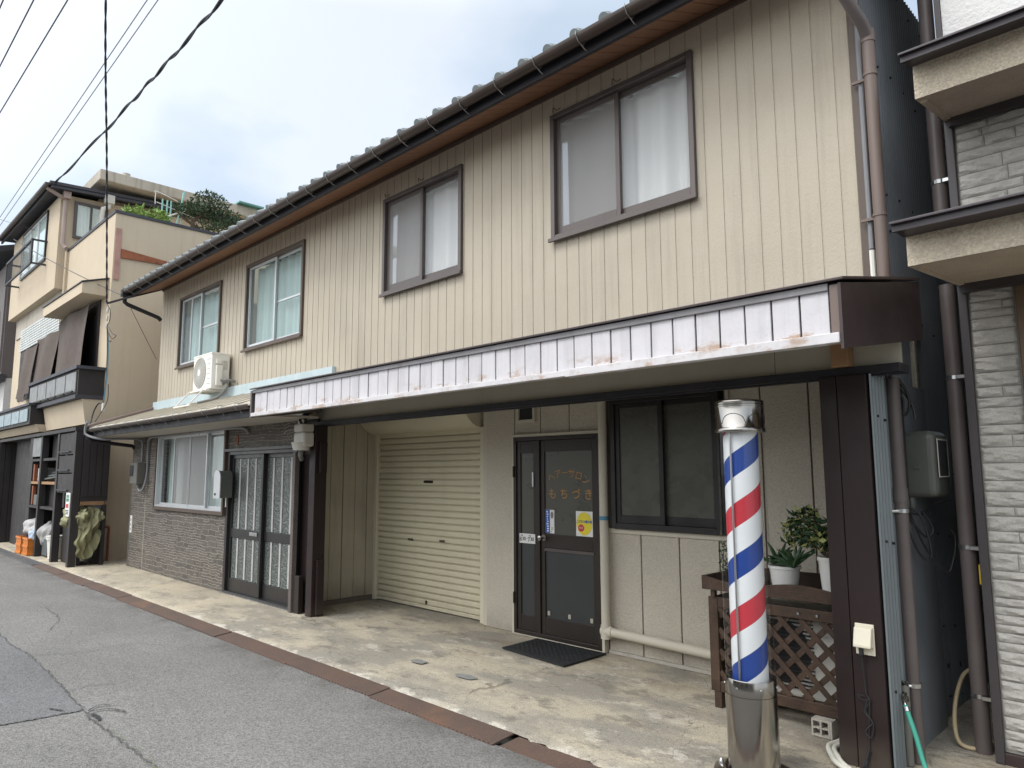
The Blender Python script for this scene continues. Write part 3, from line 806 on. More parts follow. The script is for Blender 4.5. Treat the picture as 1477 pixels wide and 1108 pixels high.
    MB().tube([(xL + .02, 3.46, 2.40), (xL + .02, 4.58, 2.79)], .035, 10).build('verge_roll', 'pipe_brown', house, smooth=True)
    gp = arc(3.475, 2.352, .050, 180, 360, 10); gi = arc(3.475, 2.352, .044, 360, 180, 10)
    g = MB().prism(gp + gi, -13.75, -7.55).build('gutter', 'gutter_brown', house, smooth=True)
    hm = MB().tube([(0, 3.53, 2.372), (0, 3.52, 2.33), (0, 3.49, 2.303), (0, 3.455, 2.302), (0, 3.43, 2.325), (0, 3.42, 2.36), (0, 3.425, 2.378), (0, 3.53, 2.40)], .004, 5)
    hm.tube([(0, 3.49, 2.303), (0, 3.50, 2.275), (0, 3.535, 2.27)], .004, 5)
    hm.v = [(x - 13.5, y_, z) for x, y_, z in hm.v]
    h0 = hm.build('gutter_bracket', 'bracket', g)
    for k in range(1, 13): copy_to(h0, g, (k * .47, 0, 0))
    MB().box(-13.83, -13.72, 3.42, 3.54, 2.26, 2.40).tube([(-13.78, 3.48, 2.28), (-13.78, 3.48, 2.22), (-13.80, 3.53, 2.16), (-13.84, 4.2, 2.09), (-13.84, 4.24, 2.05)], .032, 10).build('leader_pipe', 'fascia_dark', house, smooth=True)
    # dark boards and slim post between sliding door and pillar
    MB().box(-7.90, -7.57, 4.30, 4.36, 0, 2.24).build('end_board', 'dark_wood', house, bevel=.003)
    MB().box(-7.905, -7.84, 4.17, 4.23, .0, 1.85).build('slim_post', 'post_grey', house, bevel=.004)
    MB().box(-7.83, -7.70, 4.19, 4.25, .0, .42).build('post_flashing', 'bronze', house, bevel=.006)
m_, nt_, b_ = newmat('door_glass')
b_.inputs['Base Color'].default_value = (.085, .12, .115, 1); b_.inputs['Roughness'].default_value = .16
_v = _n(nt_, 'ShaderNodeTexVoronoi'); _v.inputs['Scale'].default_value = 42
nt_.links.new(_pos(nt_, (1, 1, 1)), _v.inputs['Vector'])
_bp = _n(nt_, 'ShaderNodeBump'); _bp.inputs['Strength'].default_value = .8; _bp.inputs['Distance'].default_value = .01
nt_.links.new(_v.outputs['Distance'], _bp.inputs['Height']); nt_.links.new(_bp.outputs[0], b_.inputs['Normal'])
_c = _mix(nt_, _range(nt_, _v.outputs['Distance'], .1, .7, 0, 1), (.050, .060, .055), (.125, .142, .130)); nt_.links.new(_c, b_.inputs['Base Color'])
MAT['door_glass'] = m_
ground_floor_left()

def canopy():
    x0, x1, yf = -7.41, -1.245, 3.42
    zb, zt = 2.205, 2.50
    mb = MB(); n = 42; w = (x1 - .05 - (x0 + .05)) / n
    for k in range(n):
        a = x0 + .05 + k * w; r_ = random.Random(k).uniform(-.003, .003)
        mb.box(a + .005, a + w - .005, yf + r_, yf + .03, zb + .035, zt - .02)
    c = mb.build('canopy_panel', 'white_panel', house, bevel=.003)
    MB().box(x0 + .03, x1 - .03, yf + .012, yf + .06, zb + .01, zt - .005).build('canopy_backing', 'fascia_dark', c)
    MB().box(x0 + .02, -2.93, yf - .026, yf + .03, zb - .004, zb + .034).build('canopy_bottom_trim', 'white_trim', house, bevel=.003)
    MB().box(-2.935, x1 - .004, yf - .032, yf + .03, zb - .010, zb + .038).build('canopy_bottom_trim', 'white_trim', house, bevel=.003)
    MB().box(x1 - .045, x1 - .003, yf - .012, yf + .03, zb + .039, zt - .022).build('canopy_corner_trim', 'pipe_brown', house, bevel=.003)
    # sheet metal top
    MB().prism([(yf - .035, zt - .010), (yf - .035, zt + .004), (4.598, 2.735), (4.598, 2.715)], x0 - .01, x1 + .03).build('canopy_roof', 'canopy_brown', house, bevel=.003)
    MB().box(x0 + .02, x1 - .05, yf - .016, yf - .006, zt - .048, zt - .012).build('canopy_top_trim', 'top_trim', house, bevel=.003)
    MB().prism([(yf - .02, 2.165), (4.64, 2.365), (4.64, 2.714), (yf - .02, zt - .02)], x1 - .002, x1 + .012).build('canopy_end_panel', 'canopy_brown', house)
    MB().prism([(yf - .02, 2.19), (4.24, 2.30), (4.24, 2.6), (yf - .02, zt - .02)], x0 - .012, x0 + .018).build('canopy_end_panel', 'bronze_light', house)
    MB().prism([(yf + .03, zb + .02), (4.32, 2.56), (4.32, 2.58), (yf + .03, zb + .04)], x0 + .02, x1 - .01).build('canopy_soffit', 'lower_soffit', house)
    MB().box(-7.66, -2.0, 4.33, 4.36, 2.20, 2.60).build('fascia_board', 'fascia_board', house)
    MB().box(-1.996, -1.27, 4.329, 4.36, 2.20, 2.60).build('fascia_board', 'fascia_board', house)
    MB().box(-1.62, -1.52, 4.24, 4.328, 2.20, 2.36).build('wood_bracket', 'wood_plain', house, bevel=.006)
    MB().box(-7.70, -1.262, 4.28, 4.44, 2.148, 2.198).build('beam', 'black_steel', house, bevel=.003)
    MB().box(-7.70, -1.262, 4.30, 4.305, 2.136, 2.147).build('beam_lip', 'black_steel', house)
    # pillars
    p = MB().box(-7.57, -7.44, 4.205, 4.36, -.02, 2.147).build('pillar', 'dark_wood', house, bevel=.006)
    for za, zb in ((.02, .62), (1.6, 1.95)): MB().box(-7.435, -7.40, 4.25, 4.34, za, zb).build('pillar_pad', 'dark_wood', p, bevel=.004)
    p = MB().box(-1.70, -1.602, 4.25, 4.40, -.03, 2.147).box(-1.598, -1.434, 4.245, 4.40, -.03, 2.147).build('pillar', 'dark_wood', house, bevel=.006)
canopy()

def porch():
    yw = 5.27
    # garage side wall of vertical planks
    mb = MB(); n = 6
    for k in range(n):
        a = 4.36 + (5.42 - 4.36) * k / n; b = 4.36 + (5.42 - 4.36) * (k + 1) / n
        mb.box(-8.0, -7.945 + (.006 if k % 2 else 0), a + .004, b - .004, .06, 2.6)
    w = mb.build('garage_side_wall', 'plank_wall', house, bevel=.004)
    MB().box(-8.02, -7.955, 4.36, 5.42, .0, 2.6).build('wall_backing', 'joint', w)
    MB().box(-7.99, -7.935, 4.36, 5.42, -.01, .055).build('wall_foot', 'joint', w)
    # roller shutter, slats with rolled edges
    x0, x1 = -7.90, -5.83
    mb = MB(); sl = .0735; k = 0; z = .05
    while z < 2.2:
        mb.strip([(5.410, z + .000), (5.410, z + .004), (5.390, z + .0065), (5.384, z + .016), (5.384, z + .055), (5.389, z + .0645), (5.410, z + .067), (5.410, z + sl)], x0, x1); z += sl
    sh = mb.build('roller_shutter', 'shutter', house, smooth=False)
    MB().box(x0 + .01, x1 - .01, 5.378, 5.415, .012, .052).build('bottom_bar', 'shutter', sh, bevel=.004)
    MB().box(-6.92, -6.76, 5.372, 5.388, 1.475, 1.505).box(-6.92, -6.90, 5.365, 5.373, 1.478, 1.502).build('handle', 'bronze', sh, bevel=.003)
    MB().box(-7.23, -7.14, 5.373, 5.388, .78, .805).build('finger_grip', 'bronze_light', sh, bevel=.003)
    MB().box(-6.62, -6.53, 5.373, 5.388, .795, .82).build('finger_grip', 'bronze_light', sh, bevel=.003)
    MB().box(-6.865, -6.845, 5.37, 5.385, .065, .105).build('lock', 'bronze', sh)
    MB().box(-7.94, -7.885, 5.35, 5.43, .0, 2.2).build('guide_rail', 'shutter_box', sh, bevel=.004)
    MB().box(-5.845, -5.765, 5.31, 5.43, .0, 2.10).build('guide_rail', 'shutter_box', sh, bevel=.004)
    MB().box(-5.765, -5.70, 5.285, 5.40, .0, 2.6).build('door_jamb', 'cream_trim', house, bevel=.004)
    prof = [(5.42, 2.5)] + [(5.42, 2.09)] + arc(5.36, 2.38, .29, 268, 180, 12) + [(5.07, 2.5)]
    b = MB().prism(prof, -7.92, -6.9).build('shutter_box', 'shutter_box', sh, smooth=True)
    prof2 = [(5.42, 2.5)] + [(5.42, 2.084)] + arc(5.36, 2.38, .296, 268, 180, 12) + [(5.064, 2.5)]
    MB().prism(prof2, -6.9, -5.845).build('shutter_box', 'shutter_box', sh, smooth=True)
    MB().box(-8, -5.7, 5.44, 5.46, 0, 2.6).build('garage_backing', 'room_dark', house)
    # porch back wall made of joined panels
    mb = MB()
    def pan(a, b, c, d, g=.006): mb.box(a + g, b - g, yw, yw + .02, c, d)
    pan(-5.70, -5.27, .0, 2.6); pan(-5.27, -4.90, 1.98, 2.6); pan(-4.90, -4.52, 1.98, 2.6); pan(-4.52, -4.08, 1.98, 2.6)
    for a, b in ((-4.08, -3.716), (-3.716, -3.333), (-3.333, -2.964), (-2.964, -2.85)): pan(a, b, .03, 1.06); pan(a, b, 2.26, 2.6)
    for a, b in ((-2.85, -2.568), (-2.568, -2.191), (-2.191, -1.81), (-1.81, -1.45)): pan(a, b, .03, 2.6)
    w = mb.build('porch_wall', 'porch_wall', house, bevel=.003)
    MB().box(-5.72, -1.45, yw + .021, yw + .04, 0, 2.6).build('wall_backing', 'joint', w)
    MB().box(-4.08, -1.46, yw - .006, yw + .02, .0, .028).build('wall_foot', 'conc_block', w)
    MB().box(-7.95, -1.45, 4.44, 5.45, 2.52, 2.55).build('porch_ceiling', 'lower_soffit', house)
    MB().box(-4.08, -2.86, yw - .022, yw - .0005, 1.055, 1.095).build('window_sill', 'cream_trim', house, bevel=.003)
    MB().box(-2.855, -2.825, yw - .02, yw - .0005, 1.10, 2.5).build('window_casing', 'cream_trim', house)
    # small vent hole above the door
    v = MB().frame(-5.215, -4.955, 2.105, 2.35, .03, yw - .03, yw - .0005).build('vent', 'cream_trim', house, bevel=.003)
    MB().box(-5.185, -4.985, yw - .006, yw - .001, 2.135, 2.32).build('vent_hole', 'sign_black', v)
    # window with two dark frosted sashes
    x0, x1, z0, z1 = -3.98, -2.89, 1.10, 2.26
    w = MB().frame(x0, x1, z0, z1, .05, yw - .07, yw + .02).build('window', 'black_frame', house, bevel=.004)
    xm = -3.46
    for a, b, yy in ((x0 + .05, xm + .03, yw - .055), (xm - .03, x1 - .05, yw - .022)):
        MB().frame(a, b, z0 + .05, z1 - .05, .045, yy, yy + .028, wb=.07).build('sash', 'black_frame', w, bevel=.003)
        MB().box(a + .04, b - .04, yy + .012, yy + .016, z0 + .1, z1 - .08).build('pane', 'frost_win', w)
    # salon door with side light
    a, b, m = -5.24, -4.13, -4.895
    d = MB().frame(a - .03, b + .03, .0, 1.985, .032, yw - .045, yw + .02, wb=.012).build('salon_door', 'cream_trim', house, bevel=.003)
    f = MB().frame(a, b, .013, 1.955, .04, yw - .05, yw + .018).box(m - .022, m + .022, yw - .052, yw + .017, .053, 1.915).build('door_frame', 'bronze', d, bevel=.004)
    yy = yw - .036
    def leaf(p, q, rb, rt, rm):
        k = MB(); t = .05
        k.box(p, p + t, yy, yy + .03, .055, 1.913); k.box(q - t, q, yy, yy + .03, .055, 1.913)
        k.box(p + t, q - t, yy + .001, yy + .03, .055, rb); k.box(p + t, q - t, yy + .001, yy + .03, rt, 1.913)
        k.box(p + t, q - t, yy + .001, yy + .03, rm[0], rm[1])
        return k
    leaf(a + .042, m - .024, .20, 1.79, (.90, .985)).build('side_light', 'bronze', d, bevel=.003)
    MB().box(a + .09, m - .07, yy + .012, yy + .018, .2, .9).build('pane', 'frost_black', d)
    MB().box(a + .09, m - .07, yy + .012, yy + .018, .985, 1.79).build('pane', 'frost_dark', d)
    leaf(m + .026, b - .042, .215, 1.80, (.87, 1.0)).build('door_leaf', 'bronze', d, bevel=.003)
    MB().box(m + .07, b - .09, yy + .012, yy + .018, .215, .87).build('pane', 'frost_black', d)
    MB().box(m + .07, b - .09, yy + .012, yy + .018, 1.0, 1.80).build('pane', 'frost_dark', d)
    MB().box(m + .075, b - .075, yy - .006, yy + .0005, .838, .868).build('door_rail', 'bronze_light', d)
    for px in (m + .1, m + .36, b - .14): MB().box(px, px + .03, yy + .004, yy + .0115, .235, .275).build('tape_mark', 'fascia_board', d)
    MB().box(m - .085, m - .063, yy - .012, yy - .0005, 1.455, 1.60).build('door_plate', 'silver', d, bevel=.003)
    kx, kz = m + .07, .965
    k = MB(); n = 18
    for r_, y_, r2, y2 in ((.030, yy, .030, yy - .01), (.013, yy - .01, .013, yy - .045)):
        k.tube([(kx, y_, kz), (kx, y2, kz)], [r_, r2], n)
    k.tube([(kx, yy - .042, kz), (kx, yy - .05, kz), (kx, yy - .065, kz), (kx, yy - .08, kz), (kx, yy - .086, kz)], [.016, .026, .030, .024, .010], n)
    k.build('door_knob', 'chrome', d, smooth=True)
    for z in (1.55, .30): MB().tube([(a + .012, yw - .058, z), (a + .012, yw - .058, z + .11)], .010, 8).build('hinge', 'bronze', d)
    # gold lettering on the glass
    ty = yy + .0095
    arcs = 'ヘアーサロン'
    cxm = (m + b) / 2 + .005
    for i, ch in enumerate(arcs):
        t = (i - 2.5) / 2.5
        text_on(ch, .098, 'gold_letter', d, (cxm - .01 + .215 * t, ty, 1.585 - .052 * t * t + .012 * -t), 'gold_letter', tilt=-.42 * t, bold=.0004)
    for i, ch in enumerate('もちづき'):
        text_on(ch, .112, 'gold_letter', d, (cxm - .215 + .150 * i, ty, 1.385), 'gold_letter', bold=.0010)
    # stickers
    s_ = MB().box(b - .295, b - .095, ty - .003, ty, 1.005, 1.235).build('round_sticker', 'sign_white', d)
    cxx, czz = b - .195, 1.12
    MB().face([(cxx + .094 * math.cos(q), ty - .0045, czz + .106 * math.sin(q)) for q in [2 * PI * j / 36 for j in range(36)]]).build('sticker_disc', 'sign_yellow', s_)
    MB().face([(cxx - .037 + .036 * math.cos(q), ty - .006, czz - .040 + .034 * math.sin(q)) for q in [2 * PI * j / 24 for j in range(24)]]).build('sticker_badge', 'sign_red', s_)
    text_on('こども110番の店', .030, 'sign_blue', s_, (cxx, ty - .0065, czz + .018), 'sticker_text', sx=.82, bold=.0008)
    text_on('安全', .024, 'sign_white', s_, (cxx - .037, ty - .0075, czz - .040), 'sticker_text')
    s_ = MB().box(m + .078, m + .195, ty - .003, ty, 1.012, 1.235).build('tall_sticker', 'sign_white', d)
    MB().box(m + .079, m + .138, ty - .0045, ty - .0032, 1.013, 1.234).build('sticker_band', 'sign_blue', s_)
    mb = MB(); rr = random.Random(5)
    for j in range(9): mb.box(m + .095 + rr.uniform(0, .01), m + .12 + rr.uniform(-.006, .008), ty - .006, ty - .0048, 1.025 + .023 * j, 1.038 + .023 * j)
    mb.build('sticker_text', 'sign_white', s_)
    MB().face([(m + .167 + .018 * math.cos(q), ty - .0045, 1.185 + .034 * math.sin(q)) for q in [2 * PI * j / 24 for j in range(24)]]).build('sticker_mark', 'l_panel', s_)
    mb = MB().box(m + .155, m + .18, ty - .0045, ty - .0032, 1.06, 1.066).box(m + .155, m + .175, ty - .0045, ty - .0032, 1.045, 1.051).box(m + .150, m + .165, ty - .0045, ty - .0032, 1.026, 1.034)
    mb.build('sticker_text', 'l_panel', s_)
    s_ = MB().box(a + .075, m - .052, yy - .004, yy - .0002, .895, .99).build('hours_plate', 'sign_white', d, bevel=.002)
    text_on('8', .058, 'sign_black', s_, (a + .095, yy - .005, .933), 'digits', bold=.001)
    text_on('30', .050, 'sign_black', s_, (a + .140, yy - .005, .938), 'digits', bold=.001)
    text_on('・', .040, 'sign_black', s_, (a + .182, yy - .005, .938), 'digits')
    text_on('7', .058, 'sign_black', s_, (a + .208, yy - .005, .933), 'digits', bold=.001)
    text_on('30', .050, 'sign_black', s_, (a + .252, yy - .005, .938), 'digits', bold=.001)
    MB().box(a + .095, a + .125, yy - .0055, yy - .0042, .968, .976).box(a + .208, a + .238, yy - .0055, yy - .0042, .966, .974).build('small_print', 'sign_black', s_)
    # white drain pipe
    p = MB().tube([(-4.055, 5.19, 2.5), (-4.055, 5.19, .20)], .040, 16)
    p.tube([(-4.055, 5.19, .26), (-4.055, 5.19, .14)], .047, 16).tube([(-4.09, 5.19, .205), (-3.98, 5.19, .202)], .047, 16)
    p.tube([(-4.0, 5.19, .203), (-2.2, 5.19, .16)], .040, 16)
    p = p.build('drain_pipe', 'cream_trim', house, smooth=True)
    MB().tube([(-4.055, 5.19, 1.17), (-4.055, 5.19, 1.205)], .0425, 16).build('pipe_label', 'cable_blue', p)
    MB().tube([(-5.0, 5.235, 2.30), (-4.1, 5.235, 2.31), (-4.06, 5.2, 2.31)], .022, 10).build('conduit', 'cream_trim', house, smooth=True)
    # right side wall of the house: fine corrugated zinc
    def corr(xc, ya, yb, za, zb, per=.05, amp=.011, mat='zinc', name='corrugated_wall', nails=()):
        n = int((yb - ya) / per * 6)
        m = MB().strip([(xc + amp * math.sin(2 * PI * k / 6.0), ya + (yb - ya) * k / n) for k in range(n + 1)], za, zb, 'z')
        m.cur = 1
        for yy_, zz in nails:
            yy_ += .02 * math.sin(zz * 7); zz += .03 * math.sin(yy_ * 5)
            m.tube([(xc + .004, yy_, zz), (xc + .016, yy_, zz)], .008, 6)
        return m.build(name, [mat, 'nail'], house, smooth=False)
    c0 = corr(-1.422, 4.262, 4.62, -.03, 2.146, per=.05, amp=.0095, mat='zinc', nails=[(q_, z_) for z_ in (1.2, .40, 1.9) for q_ in (4.32, 4.44)])
    MB().box(-1.45, -1.4305, 4.405, 5.3, -.03, 2.14).build('wall_backing', 'zinc_dark', c0)
    zs = [(-.05, .42, .006), (.40, 1.72, 0), (1.70, 3.30, .006), (3.28, 5.2, 0)]
    for za, zb, dx in zs:
        corr(-1.492 + dx, 4.62, 14, za, zb, mat='zinc_dark', nails=[(4.75 + .27 * j, zz) for j in range(12) for zz in (za + .15, (za + zb) / 2 + .1, zb - .12)])
    MB().box(-1.55, -1.51, 4.65, 13.9, -.05, 5.2).build('wall_core', 'zinc_dark', house)
    # alley downpipe of the house
    p = MB().tube([(-1.385, 4.54, 2.14), (-1.385, 4.54, .0)], .036, 14).tube([(-1.385, 4.54, 1.50), (-1.385, 4.54, 1.42)], .041, 14)
    p = p.build('downpipe', 'pipe_dark', house, smooth=True)
    for z in (1.36, .40):
        MB().tube([(-1.385, 4.54, z), (-1.385, 4.54, z + .022)], .043, 14).tube([(-1.425, 4.48, z + .01), (-1.385, 4.50, z + .01)], .008, 6).build('pipe_clamp', 'steel_dull', p)
    MB().box(-1.44, -1.36, 4.56, 4.62, 1.45, 2.14).build('corner_shade_strip', 'black_steel', house)  # black strip standing in for the shade behind the downpipe
porch()

# ------------------------------------------------------------------ objects on and by the house
def barber_pole():
    t = thing('barber_pole', 'tall barber pole with red white and blue stripes in a clear tube', 'barber pole', (BPX, BPY, 0))
    MB().lathe([(.20, -.01), (.212, .004), (.208, .016), (.17, .030), (.135, .036), (.13, .034)], BPX, BPY, 56).build('base_plate', 'chrome', t, smooth=True)
    b = MB()
    for k in range(4):
        q = R(20 + 90 * k); b.lathe([(.014, .02), (.014, .034), (.008, .05), (.002, .056)], BPX + .172 * math.cos(q), BPY + .172 * math.sin(q), 10)
    b.build('base_bolts', 'steel_dull', t, smooth=True)
    MB().lathe([(.131, .030), (.133, .032), (.133, .415), (.1295, .417), (.1295, .422), (.134, .424), (.134, .497), (.132, .501), (.130, .501), (.129, .47)], BPX, BPY, 72, cap=False).build('lower_housing', 'chrome', t, smooth=True)
    MB().lathe([(.127, .42), (.127, .472)], BPX, BPY, 40).build('housing_floor', 'bronze', t)
    s_ = MB()
    for q in (-150, -95, -40, 15):
        x, y = BPX + .134 * math.cos(R(q)), BPY + .134 * math.sin(R(q)); dx, dy = .006 * math.cos(R(q)), .006 * math.sin(R(q))
        s_.tube([(x, y, .46), (x + dx, y + dy, .46)], [.007, .004], 8)
    s_.build('housing_screws', 'steel_dull', t)
    MB().lathe([(.0945, .468), (.0945, 1.84)], BPX, BPY, 96).build('striped_drum', 'barber', t, smooth=True)
    MB().lathe([(.1285, .475), (.1285, 1.83)], BPX, BPY, 72, cap=False).build('clear_tube', 'acrylic', t, smooth=True)
    MB().tube([(BPX - .006, BPY - .1075, .47), (BPX - .006, BPY - .1075, 1.83)], .0055, 8).build('tie_rod', 'steel_dull', t, smooth=True)
    q = R(80); MB().tube([(BPX + .104 * math.cos(q), BPY + .104 * math.sin(q), .45), (BPX + .104 * math.cos(q), BPY + .104 * math.sin(q), 1.83)], .0055, 8).build('tie_rod', 'steel_dull', t, smooth=True)
    k = 1.045
    MB().lathe([(r_ * k, z) for r_, z in [(.120, 1.815), (.131, 1.815), (.1325, 1.818), (.1325, 1.836), (.130, 1.840), (.1285, 1.842), (.1275, 1.958), (.130, 1.961), (.130, 1.966), (.1255, 1.969), (.1255, 1.9715), (.130, 1.974), (.130, 1.978), (.1255, 1.981), (.1255, 1.983),
                (.129, 1.986), (.128, 1.990), (.120, 1.995), (.095, 2.000), (.06, 2.004), (.02, 2.006), (.002, 2.0062)]], BPX, BPY, 72).build('cap', 'chrome', t, smooth=True)
    # engraved arcs round the cap
    mb = MB()
    for k in range(6):
        a0 = R(60 * k - 78)
        pts = []
        for j in range(13):
            u = -1 + 2 * j / 12; q = a0 + R(29) * u
            pts.append((BPX + .1340 * math.cos(q), BPY + .1340 * math.sin(q), 1.862 + .055 * math.sqrt(max(0, 1 - u * u))))
        mb.tube(pts, .0018, 5)
    mb.build('engraved_arcs', 'black_frame', bpy.data.objects['cap'])
    MB().tube(spline([(BPX + .13, BPY + .05, .03), (BPX + .22, BPY + .02, .02), (-1.66, 3.80, .012), (-1.60, 4.0, .012), (-1.56, 4.22, .012), (-1.53, 4.236, .1)], 6), .006, 6).build('power_cable', 'cable_black', t)
barber_pole()

def lattice():
    x0, x1, yf = -2.69, -1.72, 4.60
    t = thing('lattice_screen', 'brown wooden lattice screen with planter shelf behind the barber pole', 'lattice screen', (-2.2, yf, 0))
    m = MB().frame(x0, x1, .105, .735, .07, yf, yf + .035)
    m.build('front_frame', 'lattice_wood', t, bevel=.005)
    z0, z1, a, b = .175, .665, x0 + .07, x1 - .07
    def slats(sgn, yy, name):
        m = MB(); st = .142
        k0 = -12
        for k in range(k0, 24):
            c = a + k * st
            # line x = c + s, z = z0 + s*sgn...
            if sgn > 0: p0, p1 = (c, z0), (c + (z1 - z0), z1)
            else: p0, p1 = (c, z1), (c + (z1 - z0), z0)
            (xa, za), (xb, zb) = p0, p1
            if xb <= a + .01 or xa >= b - .01: continue
            if xa < a: za += (a - xa) * (1 if zb > za else -1); xa = a
            if xb > b: zb -= (xb - b) * (1 if p1[1] > p0[1] else -1); xb = b
            if xb - xa < .03: continue
            m.bar((xa, yy, za), (xb, yy, zb), .036, .009, side=(0, 1, 0))
        return m.build(name, 'lattice_wood', t, bevel=.002)
    slats(1, yf + .024, 'rising_slats'); slats(-1, yf + .012, 'falling_slats')
    for xx, zb in ((x0 + .02, -.005), (x1 - .07, -.005)):
        MB().box(xx, xx + .055, yf + .005, yf + .055, zb, .104).build('leg', 'lattice_wood', t, bevel=.004)
    MB().box(x0 + .003, x0 + .03, yf + .036, yf + .46, .12, .73).build('side_panel', 'lattice_wood', t, bevel=.004)
    # planter shelf with a wavy front board
    MB().box(x0 + .01, x1 + .05, yf - .02, yf + .46, .785, .803).build('shelf', 'lattice_wood', t, bevel=.003)
    n = 40; top = [(x0 - .02 + (x1 + .09 - x0) * k / n, .868 + .022 * math.cos(2 * PI * (k / n) * 1.3 + .9) - .012 * k / n) for k in range(n + 1)]
    m = MB(); prof = top + [(x1 + .07, .787), (x0 - .02, .787)]
    m.prism(prof, yf - .045, yf - .0205, 'y'); m.build('front_board', 'lattice_wood', t, bevel=.003)
    MB().box(x0 - .02, x0 + .008, yf - .02, yf + .45, .787, .88).build('end_board', 'lattice_wood', t, bevel=.003)
    MB().box(x0 + .01, x1 + .05, yf + .44, yf + .465, .803, .90).build('back_board', 'lattice_wood', t, bevel=.003)
    for xx in (-2.05, -1.93): MB().tube([(xx, yf + .001, .70), (xx, yf - .007, .70)], [.013, .008], 10).build('screw_cap', 'steel_dull', t)
    for xx in (x0 + .03, x1 - .06): MB().box(xx, xx + .03, yf - .015, yf + .02, .736, .7845).build('spacer', 'lattice_wood', t)
    # outdoor unit hidden behind
    t2 = thing('outdoor_unit', 'air conditioner outdoor unit standing behind the wooden lattice screen', 'air conditioner', (-2.1, 4.85, 0))
    MB().box(-2.50, -1.80, 4.74, 5.02, .14, .70).build('body', 'ac_white', t2, bevel=.02)
    m = MB()
    for k in range(19): m.box(-2.46, -2.02, 4.728, 4.738, .20 + .024 * k, .208 + .024 * k)
    m.build('fan_grille', 'black_frame', t2)
    MB().lathe([(.19, 0), (.19, .002)], 0, 0, 32)
    m = MB(); m.face([(-2.24 + .20 * math.cos(q), 4.7385, .42 + .20 * math.sin(q)) for q in [2 * PI * j / 32 for j in range(32)]]); m.build('fan_opening', 'frost_black', t2)
    for xx in (-2.44, -1.92): MB().box(xx, xx + .08, 4.72, 5.04, .0, .138).build('foot', 'grey_plastic', t2)
    # concrete foot block
    cb = MB().box(-1.975, -1.865, 4.535, 4.598, .0, .012).box(-1.975, -1.865, 4.535, 4.598, .046, .054).box(-1.975, -1.865, 4.535, 4.598, .089, .1)
    for xx in (-1.975, -1.924, -1.875): cb.box(xx, xx + .010, 4.535, 4.598, .0125, .0455).box(xx, xx + .010, 4.535, 4.598, .0545, .0885)
    cb.box(-1.863, -1.852, 4.535, 4.70, 0, .1).box(-1.975, -1.864, 4.61, 4.64, 0, .1)
    tag(cb.build('breeze_block', 'conc_block'), 'small grey block with four square holes under the lattice screen', 'block')
lattice()

